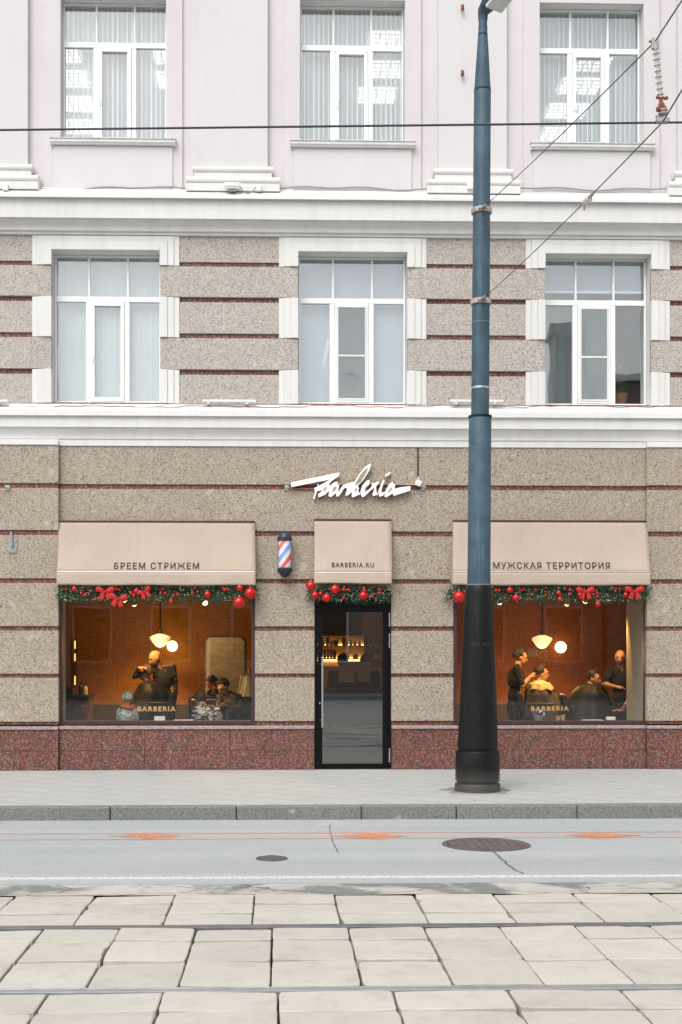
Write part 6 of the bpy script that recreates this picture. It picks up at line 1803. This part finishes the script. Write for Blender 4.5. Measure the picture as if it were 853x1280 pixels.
for px, mat, h, rd in ((430, "bottle_cream", .11, .028), (435, "bottle_cream", .11, .028), (462.5, "bottle_amber", .14, .03), (469, "bottle_cream", .10, .028), (473.5, "bottle_cream", .10, .028)):
    bottle(px, zs2 + .001, Y + .09, h, rd, mat, {"bottle_cream": "cream bottle on the lower lit shelf behind the door", "bottle_amber": "dark amber bottle on the lower lit shelf behind the door"}[mat], {"bottle_cream": "cream bottles on the lower shelf"}.get(mat))
for px, wpx, h, mat, zz, lab, grp in ((410, 4.6, .165, "bottle_cream", zs1, "upright cream carton with a dark window on the upper lit shelf", None), (463.5, 6, .13, "card_tan", zs1, "tan box on the upper lit shelf, left of two", "tan boxes on the upper shelf"), (470.5, 5.5, .16, "card_tan", zs1, "taller tan box on the upper lit shelf, right of two", "tan boxes on the upper shelf"),
                               (406.5, 3, .15, "bottle_black", zs2, "black product box at the left end of the lower lit shelf", "black boxes on the lower shelf"), (410.5, 3, .15, "bottle_black", zs2, "black product box at the left end of the lower lit shelf", "black boxes on the lower shelf"), (414.5, 3, .15, "bottle_black", zs2, "black product box at the left end of the lower lit shelf", "black boxes on the lower shelf"),
                               (418.6, 4, .15, "card_tan", zs2, "tan product box on the lower lit shelf right of the black ones", None), (445, 7, .07, "card_tan", zs2, "low tan box in the middle of the lower lit shelf", None)):
    x = FX(px, Y); hw = wpx / 72 / 2
    o = thing("product_box", lab, "box", (x, Y + .05, zz + .001), grp)
    m = MB(); m.box(x - hw, x + hw, Y + .05, Y + .13, zz + .001, zz + h); m.build("carton", mat, o, bevel=.003)
    m = MB(); m.box(x - hw * .5, x + hw * .5, Y + .046, Y + .049, zz + h * .3, zz + h * .85); m.build("label_panel", "counter_dark" if mat != "bottle_black" else "zinc", o)
# reception desk and display board
Y = 2.75; x0, x1 = FX(388, Y), FX(484, Y); zt_ = FZ(861, 430, Y)
o = thing("reception_desk", "dark reception desk with a brown wooden top behind the door", "desk", ((x0 + x1) / 2, Y + .3, .02))
m = MB(); m.box(x0, x1, Y, Y + .6, zt_ - .03, zt_); m.build("top", "counter_wood", o, bevel=.005)
m = MB(); m.box(x0 + .04, x1 - .04, Y + .05, Y + .08, .02, zt_ - .032); m.box(x0 + .04, x0 + .07, Y + .08, Y + .55, .02, zt_ - .032); m.box(x1 - .07, x1 - .04, Y + .08, Y + .55, .02, zt_ - .032); m.build("panel", "counter_dark", o)
Y = 2.9; x0, zb_ = F(423.4, 852.8, Y); x1, z1_ = F(462.8, 827, Y)
o = thing("display_board", "tan rectangular display board on a dark foot on the reception desk", "board", ((x0 + x1) / 2, Y, zt_))
m = MB(); m.box(x0, x1, Y, Y + .03, zb_, z1_); m.build("board", "card_tan", o, bevel=.008)
m = MB(); xc = FX(445.5, Y); m.box(xc - .028, xc + .028, Y - .012, Y - .001, zt_ + .01, zb_ + .18); m.box(xc - .09, xc + .09, Y - .05, Y + .12, zt_ + .001, zt_ + .015); m.build("foot", "leather_black", o, bevel=.005)
# things on the inner sills
zsl = SW[0][2] + .03
def sillpos(px, Y=.35): return FX(px, Y), Y
x, yy = sillpos(200, .3); m = MB(); m.box(x - .075, x + .075, yy - .02, yy, zsl, zsl + .075); m.box(x - .075, x + .075, yy, yy + .05, zsl, zsl + .008)
tag(m.build("white_card", "paper_white", loc=(x, yy, zsl), bevel=.002), "small white folded card on the left window's inner sill", "card")
x, yy = sillpos(229, .3); m = MB(); m.box(x - .13, x + .13, yy - .08, yy + .08, zsl, zsl + .022)
tag(m.build("magazine", "paper_white", loc=(x, yy, zsl), bevel=.003), "flat pale magazine on the left window's inner sill", "magazine")
x, yy = sillpos(673, .32)
o = thing("flower_pot", "grey pot of purple and white flowers on the right window's inner sill", "plant", (x, yy, zsl))
m = MB(); m.lathe([(.05, 0), (.075, .08), (.08, .09), (.068, .09), (.06, .06)], (x, yy, zsl), 18); m.build("pot", "zinc", o, True)
leafy(o, (x, yy, zsl + .07), 22, .10, .07, 8)
for k in range(9):
    a = k * .7; m = MB(); c = Vector((x + .065 * math.cos(a) + .01 * (k % 3), yy + .05 * math.sin(a), zsl + .115 + .02 * math.sin(k * 2.1)))
    for j in range(5): m.ball(c + Vector((.015 * math.cos(j * 1.257), .006, .015 * math.sin(j * 1.257))), .012, 8, 5)
    m.build("blossom", "flower_purple" if math.cos(a) < .1 else "paper_white", o, True)
for px, h in ((698, .07), (704, .085)):
    x, yy = sillpos(px, .34); m = MB(); m.lathe([(.028, 0), (.035, h), (.031, h), (.026, .008), (0, .008)], (x, yy, zsl), 16)
    tag(m.build("tan_cup", "card_tan", smooth=True, loc=(x, yy, zsl)), "small tan cup on the right window's inner sill", "cup", "tan cups on the sill")
x, yy = sillpos(763.5, .45); m = MB(); m.box(x - .062, x + .062, yy - .05, yy + .05, zsl, zsl + .05)
tag(m.build("tissue_box", "paper_white", loc=(x, yy, zsl), bevel=.012), "low white box on the right window's sill near the pillar", "box")
x, yy = sillpos(741, .3); m = MB(); m.box(x - .14, x + .14, yy - .09, yy + .09, zsl, zsl + .014)
tag(m.build("magazine", "paper_white", loc=(x, yy, zsl), bevel=.003), "flat white magazine on the right window's inner sill", "magazine")
